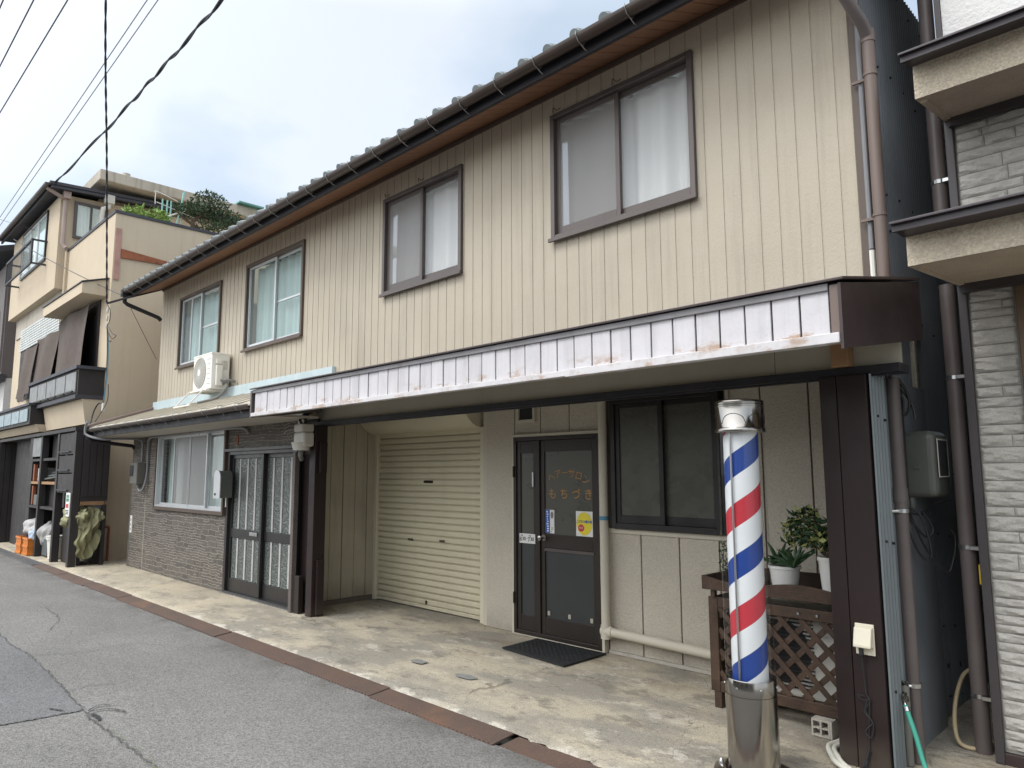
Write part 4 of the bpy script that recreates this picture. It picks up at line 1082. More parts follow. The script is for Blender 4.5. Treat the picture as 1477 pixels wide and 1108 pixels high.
def pots():
    rnd = random.Random(21)
    zs = .804
    # aloe
    t = thing('potted_plant', 'spiky dark green aloe in a wide white pot on the planter shelf', 'potted plant', (-2.20, 4.76, zs))
    MB().lathe([(.07, zs), (.078, zs + .004), (.098, zs + .15), (.106, zs + .152), (.106, zs + .170), (.098, zs + .170), (.094, zs + .145)], -2.20, 4.76, 32).build('pot', 'pot_white', t, smooth=True)
    m = MB()
    for cx_, cy_, nn, L in ((-2.25, 4.78, 15, .17), (-2.11, 4.70, 17, .17)):
        for k in range(nn):
            az = 2 * PI * k / nn + rnd.uniform(-.2, .2); el = rnd.uniform(.05, 1.25); l = L * rnd.uniform(.7, 1.1)
            d = Vector((math.cos(az) * math.cos(el), math.sin(az) * math.cos(el), math.sin(el)))
            p = Vector((cx_, cy_, zs + .17)); pts = [p + d * l * s_ + Vector((0, 0, .05 * s_ * (1 - s_))) for s_ in (0, .3, .6, .85, 1)]
            m.tube(pts, [.010, .015, .011, .006, .001], 5)
    m.build('foliage', 'leaf_dark', t, smooth=True)
    # bushy shrub in a tall pot
    bx, by = -1.885, 4.74
    t = thing('potted_plant', 'bushy variegated shrub in a tall white pot beside the dark pillar', 'potted plant', (bx, by, zs))
    MB().lathe([(.060, zs), (.075, zs), (.075, zs + .012), (.055, zs + .012), (.072, zs + .225), (.080, zs + .226), (.080, zs + .25), (.074, zs + .25), (.07, zs + .22)], bx, by, 32).build('pot', 'pot_white', t, smooth=True)
    m = MB(); lv = []; lv2 = []
    for k in range(17):
        az = rnd.uniform(0, 2 * PI); sp = rnd.uniform(.03, .19); hh = rnd.uniform(.12, .35)
        if k < 4: az = R(185 + 18 * k); sp = .26; hh = .10 + .06 * k
        tip = Vector((bx + sp * math.cos(az), by + sp * .7 * math.sin(az), zs + .24 + hh))
        base = Vector((bx, by, zs + .22)); pts = spline([base, base.lerp(tip, .5) + Vector((0, 0, .05)), tip], 5)
        m.tube(pts, [.005 - .003 * i / len(pts) for i in range(len(pts))], 5)
        for p in pts[4:]:
            for _ in range(10): (lv2 if rnd.random() < .3 else lv).append(p + Vector((rnd.gauss(0, .018), rnd.gauss(0, .018), rnd.gauss(0, .018))))
    m.build('stems', 'bark', t)
    m = MB(); leaf_cloud(m, lv, .055, .030, 2); m.build('foliage', 'leaf_dark', t)
    m = MB(); leaf_cloud(m, lv2, .055, .030, 3); m.build('pale_foliage', 'leaf_yellow', t)
    # trailing plant at the left end of the shelf
    t = thing('potted_plant', 'small trailing green plant at the left end of the planter shelf', 'potted plant', (-2.60, 4.86, zs))
    MB().lathe([(.045, zs), (.06, zs + .10), (.065, zs + .10), (.065, zs + .115), (.058, zs + .115)], -2.60, 4.86, 24).build('pot', 'pot_white', t, smooth=True)
    lv = [Vector((-2.66 + rnd.gauss(0, .022), 4.80 + rnd.gauss(0, .02), zs + .08 + .22 * rnd.random())) for _ in range(90)]
    m = MB(); leaf_cloud(m, lv, .028, .02, 5); m.build('foliage', 'leaf_dark', t)
    m = MB(); m.tube(spline([(-2.6, 4.86, zs + .1), (-2.63, 4.83, zs + .30), (-2.66, 4.80, zs + .26), (-2.67, 4.79, zs + .10)], 5), .003, 5); m.build('stems', 'bark', t)
pots()

def small_things():
    # door mat
    m = MB(); m.prism([(-4.885, 5.185), (-4.06, 5.19), (-4.055, 4.62), (-4.87, 4.70)], .004, .016, 'z')
    for k in range(26):
        for j in range(16):
            x = -4.85 + .77 * (k + .5) / 26; y = 4.73 + .44 * (j + .5) / 16
            if (k + j) % 2: m.box(x - .008, x + .008, y - .008, y + .008, .0162, .019)
    tag(m.build('door_mat', 'mat_black'), 'black rubber door mat lying in front of the salon door', 'door mat')
    # AC outdoor unit on the lower roof
    t = thing('outdoor_unit', 'white air conditioner outdoor unit on a stand over the lower roof', 'air conditioner', (-11.05, 4.4, 2.8))
    X0, X1, Y0, Y1, Z0, Z1 = -11.40, -10.70, 4.28, 4.56, 2.86, 3.41
    MB().box(X0, X1, Y0, Y1, Z0, Z1).build('body', 'ac_white', t, bevel=.018, segs=3)
    MB().box(X0 - .005, X1 + .005, Y0 - .006, Y1 + .004, Z1 - .022, Z1 + .006).build('top_cover', 'ac_white', t, bevel=.008)
    cxx, czz = X0 + .265, Z0 + .275
    m = MB()
    for r_ in (.05, .085, .12, .155, .19, .225):
        m.tube([(cxx + r_ * math.cos(q), Y0 - .012, czz + r_ * math.sin(q)) for q in [2 * PI * j / 32 for j in range(33)]], .003, 5)
    for j in range(24):
        q = 2 * PI * j / 24; m.tube([(cxx + .05 * math.cos(q), Y0 - .012, czz + .05 * math.sin(q)), (cxx + .235 * math.cos(q + .25), Y0 - .006, czz + .235 * math.sin(q + .25))], .0028, 5)
    m.build('fan_grille', 'ac_white', t)
    MB().face([(cxx + .24 * math.cos(q), Y0 - .001, czz + .24 * math.sin(q)) for q in [2 * PI * j / 40 for j in range(40)]]).build('fan_opening', 'ac_dark', t)
    MB().tube([(cxx, Y0 - .018, czz), (cxx, Y0 - .002, czz)], [.045, .05], 20).build('fan_hub', 'ac_white', t)
    m = MB()
    for j in range(6): m.box(X0 + .54, X0 + .66, Y0 - .004, Y0 - .0005, Z0 + .08 + .075 * j, Z0 + .086 + .075 * j)
    m.build('front_slots', 'ac_dark', t)
    MB().box(X1 + .0005, X1 + .045, Y0 + .06, Y0 + .16, Z0 + .05, Z0 + .36).box(X1 + .0006, X1 + .03, Y0 + .06, Y0 + .15, Z0 + .38, Z0 + .46).build('valve_cover', 'ac_white', t, bevel=.012)
    MB().box(X1 + .001, X1 + .003, Y0 + .18, Y0 + .24, Z0 + .30, Z0 + .44).build('rating_label', 'meter_white', t)
    m = MB()
    for x in (X0 + .08, X1 - .10):
        m.bar((x, 4.22, 2.845), (x, 4.59, 2.845), .035, .025); m.bar((x - .02, 4.22, 2.85), (x - .05, 4.02, 2.60), .035, .02)
        m.bar((x, 4.58, 2.85), (x, 4.58, 2.76), .035, .02)
    m.bar((X0 + .0, 4.02, 2.60), (X1 - .08, 4.02, 2.60), .03, .02); m.bar((X0 + .0, 4.23, 2.845), (X1 - .0, 4.23, 2.845), .025, .02)
    m.build('stand', 'ac_white', t, bevel=.002)
    MB().tube(spline([(X1 + .02, 4.45, Z0 + .08), (X1 + .12, 4.47, Z0 + .09), (X1 + .15, 4.45, Z0 + .0), (X1 + .05, 4.35, 2.72), (X1 - .25, 4.2, 2.66)], 8), .020, 8).tube(spline([(X1 + .02, 4.42, Z0 + .13), (X1 + .16, 4.45, Z0 + .13), (X1 + .2, 4.57, Z0 + .11)], 6), .022, 8).build('refrigerant_pipe', 'grey_plastic', t, smooth=True)
    # mailbox
    t = thing('mailbox', 'round topped metal mailbox fixed between window and sliding door', 'mailbox', (-9.75, 4.2, 1.27))
    prof = [(-9.855, 1.27), (-9.665, 1.27), (-9.665, 1.54)] + arc(-9.76, 1.54, .095, 0, 180, 12)[1:-1] + [(-9.855, 1.54)]
    MB().prism(prof, 4.065, 4.225, 'y').build('body', 'meter_grey', t, smooth=True)
    prof = [(-9.865, 1.262), (-9.655, 1.262), (-9.655, 1.54)] + arc(-9.76, 1.54, .105, 0, 180, 12)[1:-1] + [(-9.865, 1.54)]
    MB().prism(prof, 4.05, 4.063, 'y').build('front_door', 'silver', t, smooth=True)
    MB().tube([(-9.80, 4.049, 1.32), (-9.80, 4.04, 1.32)], .016, 10).build('lock', 'black_frame', t)
    # grey electricity meter on the stone wall
    t = thing('electric_meter', 'grey electricity meter on the stone wall left of the window', 'electric meter', (-13.3, 4.2, 1.4))
    MB().box(-13.48, -13.14, 4.08, 4.235, 1.42, 1.79).build('case', 'grey_plastic', t, bevel=.02, segs=3)
    MB().box(-13.45, -13.30, 4.068, 4.079, 1.56, 1.74).build('display_window', 'frost_black', t, bevel=.004)
    MB().tube([(-13.22, 4.15, 1.42), (-13.22, 4.15, 1.36)], .035, 12).build('cable_gland', 'grey_plastic', t)
    # conduits
    m = MB().tube(spline([(-13.35, 3.36, 2.46), (-13.62, 3.40, 2.42), (-13.66, 3.42, 2.26), (-13.4, 3.6, 2.18), (-13.3, 3.9, 2.19), (-13.28, 4.17, 2.17), (-13.28, 4.2, 2.0), (-13.28, 4.2, 1.80)], 8), .020, 10)
    tag(m.build('conduit', 'cable_grey', smooth=True), 'grey bent conduit looping from the lower gutter down into the meter', 'conduit', 'grey conduits at the meter')
    m = MB().tube(spline([(-13.22, 4.15, 1.37), (-13.16, 4.15, 1.31), (-13.06, 4.18, 1.36), (-13.02, 4.21, 1.6), (-13.02, 4.21, 2.06), (-12.94, 4.20, 2.19), (-12.5, 4.20, 2.205), (-11, 4.2, 2.21), (-9.7, 4.2, 2.215), (-9.3, 4.2, 2.19), (-9.2, 4.22, 2.12)], 8), .019, 10)
    tag(m.build('conduit', 'cable_grey', smooth=True), 'grey conduit rising from under the meter and running above the window', 'conduit', 'grey conduits at the meter')
    # white narrow plate on corner
    o = thing('wall_plate', 'narrow white strip plate low on the left corner of the stone wall', 'sign', (-13.75, 4.23, .7))
    MB().box(-13.80, -13.70, 4.228, 4.2385, .58, .87).build('plate', 'sign_white', o)
    MB().box(-13.765, -13.735, 4.2255, 4.2275, .62, .66).box(-13.765, -13.735, 4.2255, 4.2275, .70, .74).box(-13.765, -13.735, 4.2255, 4.2275, .78, .82).build('marks', 'l_panel', o)
    # white meter at the pillar
    t = thing('electric_meter', 'off-white electricity meter hanging at the top of the dark pillar by the sliding door', 'electric meter', (-7.5, 4.1, 1.9))
    MB().box(-7.70, -7.45, 4.06, 4.20, 1.90, 2.07).build('case', 'meter_white', t, bevel=.03, segs=3)
    MB().box(-7.67, -7.47, 4.05, 4.20, 2.07, 2.16).build('terminal_cover', 'meter_white', t, bevel=.012)
    MB().lathe([(.09, 1.86), (.10, 1.90), (.115, 1.95)], -7.575, 4.10, 20).build('glass_cover', 'meter_white', t, smooth=True)
    MB().tube([(-7.64, 4.14, 1.87), (-7.66, 4.14, 1.80), (-7.70, 4.18, 1.76)], .03, 10).build('cable_gland', 'grey_plastic', t)
    MB().tube(spline([(-7.60, 4.12, 2.16), (-7.62, 4.10, 2.22), (-7.60, 4.16, 2.29), (-7.58, 4.3, 2.33)], 6), .016, 8).tube(spline([(-7.53, 4.12, 2.16), (-7.50, 4.10, 2.21), (-7.52, 4.16, 2.29), (-7.5, 4.3, 2.35)], 6), .016, 8).build('cables', 'cable_black', t)
    MB().tube(spline([(-7.68, 4.08, 2.10), (-7.78, 4.02, 2.09), (-7.84, 4.02, 2.05)], 5), .007, 6).build('wire_end', 'cable_grey', t)
    # socket box and cable on the right pillar
    t = thing('socket_box', 'cream outdoor socket box with plugged black cable on the right pillar', 'socket', (-1.52, 4.2, .6))
    MB().box(-1.572, -1.472, 4.232, 4.2435, .60, .765).build('back_plate', 'cream_plastic', t, bevel=.004)
    prof = [(4.232, .755), (4.205, .745), (4.180, .66), (4.180, .645), (4.232, .645)]
    MB().prism(prof, -1.568, -1.476).build('hood', 'cream_plastic', t, bevel=.005)
    MB().box(-1.545, -1.525, 4.195, 4.22, .60, .6445).build('plug', 'cable_black', t, bevel=.004)
    cable = [(-1.535, 4.21, .60), (-1.535, 4.225, .5), (-1.53, 4.228, .40), (-1.515, 4.232, .36), (-1.545, 4.23, .30), (-1.51, 4.232, .25), (-1.545, 4.23, .20), (-1.52, 4.234, .17), (-1.505, 4.232, .24), (-1.54, 4.23, .31), (-1.515, 4.23, .37), (-1.53, 4.235, .2), (-1.535, 4.232, .1), (-1.56, 4.2, .02)]
    MB().tube(spline(cable, 8), .0038, 6).build('cord', 'cable_black', t)
    m = MB().tube(spline([(-1.54, 4.226, .385), (-1.575, 4.228, .38), (-1.55, 4.228, .36), (-1.51, 4.228, .37)], 6), .003, 5); m.build('tie_wire', 'cable_black', t)
    # white hoses on the ground
    for k, off in enumerate((0, .035)):
        m = MB().tube(spline([(-1.80 + off * .3, 4.62, .02), (-1.79 + off, 4.50, .02), (-1.81 + off, 4.38 - off * .2, .02), (-1.74 + off, 4.24, .02), (-1.66 + off, 4.14, .02), (-1.45 + off, 4.0 - off, .02)], 8), .015, 10)
        tag(m.build('insulated_pipe', 'hose_white', smooth=True), ['white insulated pipe on the ground, the outer left of the pair', 'white insulated pipe on the ground, the inner one nearest the pillar'][k], 'pipe', 'white insulated pipes by the pillar')
    # big meter box in the alley
    t = thing('electric_meter', 'large dull green grey meter box on the corrugated wall in the alley', 'electric meter', (-1.47, 4.9, 1.4))
    m = MB().box(-1.475, -1.255, 4.80, 5.10, 1.44, 1.84); m.build('case', 'meter_grey', t, bevel=.045, segs=4)
    MB().box(-1.2545, -1.247, 4.83, 5.02, 1.57, 1.78).build('display_window', 'frost_black', t, bevel=.003)
    MB().frame(0, 1, 0, 1, .1, 0, 1)
    m = MB(); X = -1.2465
    m.box(X - .004, X, 4.818, 4.828, 1.56, 1.79); m.box(X - .004, X, 5.022, 5.032, 1.56, 1.79); m.box(X - .004, X, 4.829, 5.021, 1.782, 1.79); m.box(X - .004, X, 4.829, 5.021, 1.56, 1.568)
    m.build('window_rim', 'meter_white', t)
    MB().box(-1.38, -1.345, 4.79, 4.803, 1.61, 1.63).build('latch', 'meter_grey', t, bevel=.003)
    MB().tube(spline([(-1.42, 4.86, 1.45), (-1.42, 4.86, 1.38), (-1.45, 4.88, 1.34)], 5), .02, 8).build('cable_gland', 'meter_grey', t, smooth=True)
    # loose black cables
    P = [[(-1.40, 4.46, 2.19), (-1.36, 4.55, 2.10), (-1.34, 4.60, 2.05), (-1.31, 4.62, 1.98), (-1.30, 4.62, 1.90)], [(-1.41, 4.5, 2.15), (-1.35, 4.58, 2.11), (-1.32, 4.60, 2.02), (-1.335, 4.62, 1.95), (-1.36, 4.62, 1.93), (-1.355, 4.6, 2.03), (-1.40, 4.55, 2.06)]]
    m = MB()
    for p in P: m.tube(spline(p, 7), .008, 6)
    tag(m.build('cable_ends', 'cable_black', smooth=True), 'loose black cable ends hanging below the canopy corner', 'cable')
    m = MB()
    for p in ([(-1.44, 4.75, 1.36), (-1.40, 4.8, 1.15), (-1.36, 4.85, 1.07), (-1.33, 4.85, 1.12), (-1.36, 4.82, 1.32), (-1.42, 4.8, 1.38)], [(-1.42, 4.8, 1.36), (-1.38, 4.9, 1.15), (-1.30, 5.0, .99), (-1.27, 5.05, 1.05), (-1.26, 5.1, 1.18), (-1.30, 5.15, 1.24)], [(-1.43, 4.8, 1.33), (-1.37, 4.9, 1.2), (-1.34, 4.95, 1.25), (-1.38, 4.9, 1.36)]):
        m.tube(spline(p, 8), .007, 6)
    tag(m.build('cable_loops', 'cable_black', smooth=True), 'loops of slack black cable below the alley meter box', 'cable')
    m = MB().tube(spline([(-1.42, 4.6, 1.37), (-1.38, 4.9, 1.335), (-1.41, 5.3, 1.385), (-1.45, 5.9, 1.40)], 6), .006, 6)
    tag(m.build('wall_cable', 'cable_black'), 'thin black cable running along the alley wall', 'cable')
    # tap with green hose
    t = thing('water_tap', 'chrome tap on a grey riser at the alley corner', 'tap', (-1.40, 4.44, 0))
    MB().tube([(-1.405, 4.46, .0), (-1.405, 4.46, .42)], .022, 12).build('riser', 'grey_plastic', t, smooth=True)
    m = MB().tube([(-1.405, 4.455, .425), (-1.405, 4.455, .37)], .014, 10).tube([(-1.405, 4.46, .385), (-1.395, 4.39, .36), (-1.38, 4.375, .33)], .012, 10).tube([(-1.425, 4.455, .435), (-1.385, 4.455, .435)], .009, 8).tube([(-1.40, 4.44, .355), (-1.405, 4.46, .355)], .02, 10)
    m.build('tap_body', 'chrome', t, smooth=True)
    m = MB().tube(spline([(-1.383, 4.378, .335), (-1.372, 4.366, .31), (-1.33, 4.34, .20), (-1.28, 4.30, .06), (-1.22, 4.26, .012), (-1.1, 4.15, .012), (-.9, 4.1, .012)], 8), .0125, 12)
    m = m.build('hose', 'hose_green', smooth=True); tag(m, 'green garden hose running down from the chrome tap', 'hose')
    MB().tube([(-1.379, 4.373, .327), (-1.371, 4.365, .309)], .0155, 12).build('hose_clip', 'steel_dull', m)
    m = MB().tube(spline([(-1.24, 5.25, .40), (-1.30, 5.2, .35), (-1.33, 5.12, .22), (-1.32, 5.02, .09), (-1.28, 4.95, .02), (-1.20, 4.95, .01), (-1.14, 5.05, .03), (-1.13, 5.3, .04)], 8), .012, 10)
    tag(m.build('hose', 'hose_beige', smooth=True), 'beige hose curling on the alley floor behind the neighbour downpipe', 'hose')
small_things()

# ------------------------------------------------------------------ right neighbour
def right_house():
    t = thing('house', 'neighbouring house with grey split brick wall and two roughcast ledges', 'house', (1, 4.85, 0))
    y = 4.85; xL = -1.08; xR = 3.2
    rnd = random.Random(4)
    MB().box(xL + .04, xR, y + .012, y + .05, .06, 3.75).build('brick_mortar', 'r_mortar', t)
    m = MB()
    def blockface(a, b, c, d, sd):
        rr = random.Random(sd); nu, nv = max(3, int((b - a) / .011)), max(4, int((d - c) / .009))
        ph = [rr.uniform(0, 6) for _ in range(6)]; dp = rr.uniform(.008, .014)
        def fn(u, v):
            ed = min(u * (b - a), (1 - u) * (b - a), v * (d - c), (1 - v) * (d - c))
            x, z = a + (b - a) * u, c + (d - c) * v
            h = dp * min(1, ed / .012) + (.003 * math.sin(x * 45 + ph[0] + 2 * math.sin(z * 50 + ph[2])) + .0032 * math.sin(z * 120 + 3 * math.sin(x * 18 + ph[3]) + ph[1]) + .002 * math.sin(z * 260 + x * 40 + ph[4]) + rr.uniform(-.0025, .0025)) * (1 if ed > .004 else 0)
            return (x, y + .010 - h, z)
        m.grid(fn, nu, nv)
    z = .07; k = 0; hs = [.058, .085, .045, .070, .10, .052, .062, .09, .048]
    winrect = (-.80, 3.2, .9, 2.66)
    while z < 3.72:
        h = hs[(k * 5 + rnd.randint(0, 2)) % len(hs)]; h = min(h, 3.73 - z)
        if h < .03: break
        x = xL + .045
        lim = .55 if not (winrect[2] < z < winrect[3] or winrect[2] < z + h < winrect[3]) else winrect[0] - .012
        lim = min(lim, .6)
        while x < lim:
            w = rnd.uniform(.12, .42); e = min(x + w, lim)
            if lim - e < .06: e = lim
            blockface(x + .0025, e - .0025, z + .003, z + h - .003, k * 97 + int(x * 1000)); x = e
        z += h; k += 1
    m.build('brick_wall', 'r_stone', t, smooth=True)
    MB().box(.58, xR, y, y + .03, .06, 3.75).build('side_wall_panel', 'r_stone', t)
    MB().box(xL - .002, xL + .042, y - .022, y + .06, .0, 3.78).build('corner_trim', 'r_trim', t, bevel=.003)
    MB().box(xL + .02, xR, y - .012, y + .05, -.03, .058).build('base_trim', 'canopy_brown', t, bevel=.004)
    MB().box(xL, xR, y + .06, 12, -.03, 6.0).build('house_body', 'grey_siding', t)
    MB().box(xL + .03, xR, y - .004, y + .055, 3.78, 6.2).build('upper_wall', 'white_stucco', t)
    MB().box(xL - .004, xL + .028, y - .02, y + .055, 3.79, 6.2).build('corner_trim', 'r_trim', t)
    w = MB().frame(winrect[0], 2.0, winrect[2], winrect[3], .045, y - .03, y + .02).build('window', 'r_window', t, bevel=.006)
    MB().frame(winrect[0] + .05, 1.95, winrect[2] + .05, winrect[3] - .05, .035, y - .018, y + .015).build('sash', 'r_window', w, bevel=.004)
    MB().box(winrect[0] + .08, 1.9, y - .003, y + .002, winrect[2] + .08, winrect[3] - .08).build('pane', 'frost_win', w)
    def ledge(yf, ztip, zb, zt, yb, zback, name):
        a, b = xL, 2.4
        f = MB().prism([(yf, zb), (yf, zt), (yb, zt + .10), (yb, zback)], a, b).build('ledge', ['r_stucco'], t)
        # soffit skin in a darker roughcast
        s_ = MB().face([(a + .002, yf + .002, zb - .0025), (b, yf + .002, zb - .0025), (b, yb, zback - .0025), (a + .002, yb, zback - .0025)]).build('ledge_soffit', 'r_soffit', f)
        MB().bar((a + .03, yf + .05, zb - .002), (a + .03, yb, zback - .004), .03, .012).build('drip_groove', 'r_soffit', f)
        MB().prism([(yf - .19, ztip), (yb + .01, ztip + .18), (yb + .01, ztip + .205), (yf - .19, ztip + .014)], a - .02, b).build('ledge_roof', 'r_roof', f, bevel=.003)
        MB().prism([(yf - .165, ztip - .032), (yf - .145, ztip - .032), (yf - .145, ztip + .015), (yf - .165, ztip + .015)], a - .015, b).build('ledge_fascia', 'r_roof', f)
        MB().prism([(yf - .145, ztip - .022), (yf, zt - .022), (yf, zt), (yf - .145, ztip)], a - .012, b).build('ledge_eave', 'r_roof', f)
        MB().box(a + .03, b, yb - .04, yb - .002, zback - .06, zback - .004).build('ledge_batten', 'r_trim', f)
    ledge(3.90, 2.80, 2.625, 2.80, 4.828, 2.70, 'lower')
    ledge(4.25, 3.84, 3.655, 3.87, 4.828, 3.735, 'upper')
    # downpipes in the alley
    p = MB().tube([(-1.165, 4.96, 2.74), (-1.165, 4.96, -.03)], .044, 16).build('downpipe', 'pipe_dark', t, smooth=True)
    for z in (2.15, 1.14, .30):
        MB().tube([(-1.165, 4.96, z), (-1.165, 4.96, z + .022)], .0475, 16).box(-1.14, -1.075, 4.90, 4.915, z, z + .02).build('pipe_clamp', 'steel_dull', p)
    p = MB().tube([(-1.17, 5.0, 6.2), (-1.17, 5.0, 3.0)], .044, 16).build('downpipe', 'pipe_dark', t, smooth=True)
    MB().tube([(-1.17, 5.0, 3.40), (-1.17, 5.0, 3.425)], .048, 16).box(-1.14, -1.075, 4.95, 4.965, 3.40, 3.42).build('pipe_clamp', 'steel_dull', p)
    p = MB().box(-1.10, -1.09, 4.88, 4.90, .95, 1.06)
    tag(p.build('hook', 'yellow'), 'small yellow tag sticking out behind the neighbour downpipe', 'tag')
right_house()

# ------------------------------------------------------------------ left neighbour
def left_house():
    t = thing('house', 'beige three storey house with dark storage shelves along the street', 'house', (-18, 4.0, 0))
    Xs, yf = -14.98, 4.0
    # terrace block (two storeys) and third storey
    m = MB()
    m.box(-23.6, Xs, yf, 10, -.05, 6.66)
    m.build('lower_block', 'l_beige', t)
    MB().box(-18.50, Xs + .02, yf - .02, yf + .10, 6.662, 6.72).box(Xs - .10, Xs + .02, yf + .101, 10, 6.662, 6.72).build('parapet_cap', 'l_eave', t)
    m = MB().prism([(3.80, 5.80), (3.80, 8.02), (9.0, 8.22), (9.0, 6.6), (4.02, 6.6), (4.02, 5.80)], -23.6, -18.58)
    m.build('third_storey', 'l_beige', t)
    MB().box(-23.4, -18.62, 4.0 - .03, 3.999, 5.25, 5.799).build('lintel_band', 'l_concrete', t)
    # eave of third storey
    MB().prism([(3.50, 8.10), (9.2, 8.42), (9.2, 8.48), (3.50, 8.17)], -23.9, -18.25).build('roof', 'l_eave', t)
    MB().prism([(3.53, 8.02), (3.57, 8.02), (3.57, 8.10), (3.53, 8.10)], -23.9, -18.27).build('eave_fascia', 'l_eave', t)
    gp = arc(3.46, 8.11, .055, 180, 360, 8)
    MB().prism(gp, -23.9, -18.25).build('gutter', 'gutter_brown', t, smooth=True)
    MB().prism([(3.57, 8.03), (9.1, 8.35), (9.1, 8.41), (3.57, 8.09)], -18.32, -18.27).build('barge_board', 'l_eave', t)
    p = MB().box(-18.46, -18.34, 3.80, 3.95, 7.88, 8.04).tube([(-18.42, 3.48, 8.04), (-18.42, 3.78, 7.90), (-18.45, 3.87, 7.86), (-18.45, 3.87, 6.82), (-18.42, 3.93, 6.74), (-18.36, 3.93, 6.70)], .045, 10).build('downpipe', 'gutter_pink', t, smooth=True)
    MB().tube([(-18.40, 3.955, 6.64), (-18.40, 3.955, 5.0)], .03, 8).build('downpipe', 'l_beige', t, smooth=True)
    # side window of the third storey (faces the terrace)
    x = -18.575
    f = MB().box(x, x + .05, 4.08, 4.14, 7.04, 7.92).box(x, x + .05, 4.72, 4.78, 7.04, 7.92).box(x, x + .049, 4.141, 4.719, 7.86, 7.92).box(x, x + .049, 4.141, 4.719, 7.04, 7.10).box(x, x + .045, 4.41, 4.45, 7.10, 7.86).build('window', 'bronze_light', t)
    MB().face([(x + .02, 4.14, 7.1), (x + .02, 4.72, 7.1), (x + .02, 4.72, 7.86), (x + .02, 4.14, 7.86)]).build('pane', 'glass_clear', f)
    MB().grid(lambda u, v: (x + .008 + .004 * math.sin(u * 60), 4.14 + .58 * u, 7.1 + .76 * v), 60, 2).build('curtain', 'curtain', f)
    # front window and balcony rail of the third storey
    w = MB().frame(-22.3, -19.65, 6.68, 7.93, .06, 3.76, 3.799).build('window', 'black_frame', t)
    for a, b, mt in ((-22.24, -21.38, 'curtain'), (-21.36, -20.54, 'curtain'), (-20.52, -19.71, 'curtain_pale')):
        MB().frame(a, b, 6.74, 7.87, .04, 3.765, 3.79).build('sash', 'silver', w)
        MB().face([(a + .03, 3.78, 6.76), (b - .03, 3.78, 6.76), (b - .03, 3.78, 7.85), (a + .03, 3.78, 7.85)]).build('pane', 'glass_clear', w)
        MB().face([(a + .03, 3.794, 6.76), (b - .03, 3.794, 6.76), (b - .03, 3.794, 7.85), (a + .03, 3.794, 7.85)]).build('curtain', mt, w)
    m = MB().bar((-22.5, 3.50, 7.12), (-19.6, 3.50, 7.12), .05, .05).bar((-22.5, 3.50, 6.55), (-19.6, 3.50, 6.55), .04, .04)
    for k in range(30): m.tube([(-22.45 + .097 * k, 3.50, 6.56), (-22.45 + .097 * k, 3.50, 7.11)], .005, 5)
    for xx in (-22.5, -19.6): m.bar((xx, 3.5, 7.12), (xx, 3.8, 7.12), .04, .04); m.bar((xx, 3.5, 6.55), (xx, 3.8, 6.55), .04, .04); m.bar((xx, 3.5, 6.53), (xx, 3.5, 7.14), .04, .04)
    m.build('balcony_rail', 'l_eave', t)
    # flat slab roof at the rear
    MB().box(-26, -18.0, 4.42, 13, 8.40, 8.66).build('slab_roof', 'l_concrete', t, bevel=.02)
    MB().tube([(-18.1, 5.0, 8.66), (-18.1, 5.0, 8.72)], .09, 12).build('roof_vent', 'l_concrete', t)
    MB().box(-25, -18.72, 4.6, 12.5, 6.6, 8.395).build('rear_storey', 'l_beige', t)
    h = MB().box(-18.35, -18.2, 4.62, 4.82, 7.95, 8.15).tube([(-18.28, 4.72, 7.96), (-18.28, 4.72, 7.86), (-18.28, 4.6, 7.80), (-18.28, 4.58, 7.6), (-18.28, 4.58, 6.7)], .055, 10).build('downpipe', 'meter_white', t, smooth=True)
    # red steel scar on the side wall
    m = MB().box(Xs, Xs + .02, 4.02, 4.12, 5.33, 6.36).build('steel_bar', 'pink_steel', t)
    m = MB().prism([(4.13, 5.96), (4.98, 5.88), (4.98, 5.80), (4.13, 5.78)], Xs, Xs + .03).build('steel_bar', 'rust', t)
    # corner conduit pipe with tap
    MB().tube([(Xs + .03, 4.02, .0), (Xs + .03, 4.02, 2.3)], .02, 8).build('conduit', 'cream_trim', t)
    p = MB().tube([(Xs + .04, 4.22, .0), (Xs + .04, 4.22, .62)], .022, 8).tube([(Xs + .04, 4.22, .62), (Xs + .06, 4.05, .62)], .022, 8).build('standpipe', 'rust', t)
    # second storey: drapes, hood, flower box, base
    MB().box(-22.6, -18.55, yf - .03, yf - .0005, 3.5, 5.05).build('window_frame', 'l_dark', t)
    MB().box(-18.55, -15.55, yf - .028, yf - .0005, 3.5, 5.05).build('window_frame', 'l_dark', t)
    m = MB()
    for k in range(9):
        for j in range(22): m.box(-22.6 + .185 * j, -22.6 + .185 * j + .165, yf - .06, yf - .031, 4.82 + .065 * k, 4.82 + .065 * k + .048)
    m.build('vent_blocks', 'vent_white', t)
    for a, b, zt, zb, sd in ((-18.15, -15.75, 4.95, 3.62, 1), (-19.9, -18.1, 4.78, 3.62, 2), (-21.7, -19.8, 4.70, 3.42, 3)):
        rr = random.Random(sd); ph = rr.uniform(0, 6)
        def fn(u, v, a=a, b=b, zt=zt, zb=zb, ph=ph):
            return (a + (b - a) * u + .10 * (1 - v) * math.sin(2.0 * u + ph) + (.28 * v if sd == 1 else 0), yf - .16 - .10 * v + .03 * math.sin(u * 9 + ph + 2 * v) + .05 * math.sin(u * 3 + ph) * v, zt + (zb - zt) * v + .05 * math.sin(u * 7 + ph) * (.25 + v))
        MB().grid(fn, 40, 14).build('drape', 'drape', t, smooth=True)
    MB().prism([(3.55, 5.02), (3.55, 5.22), (3.999, 5.36), (3.999, 5.02)], -18.2, -15.15).build('window_hood', 'l_beige', t)
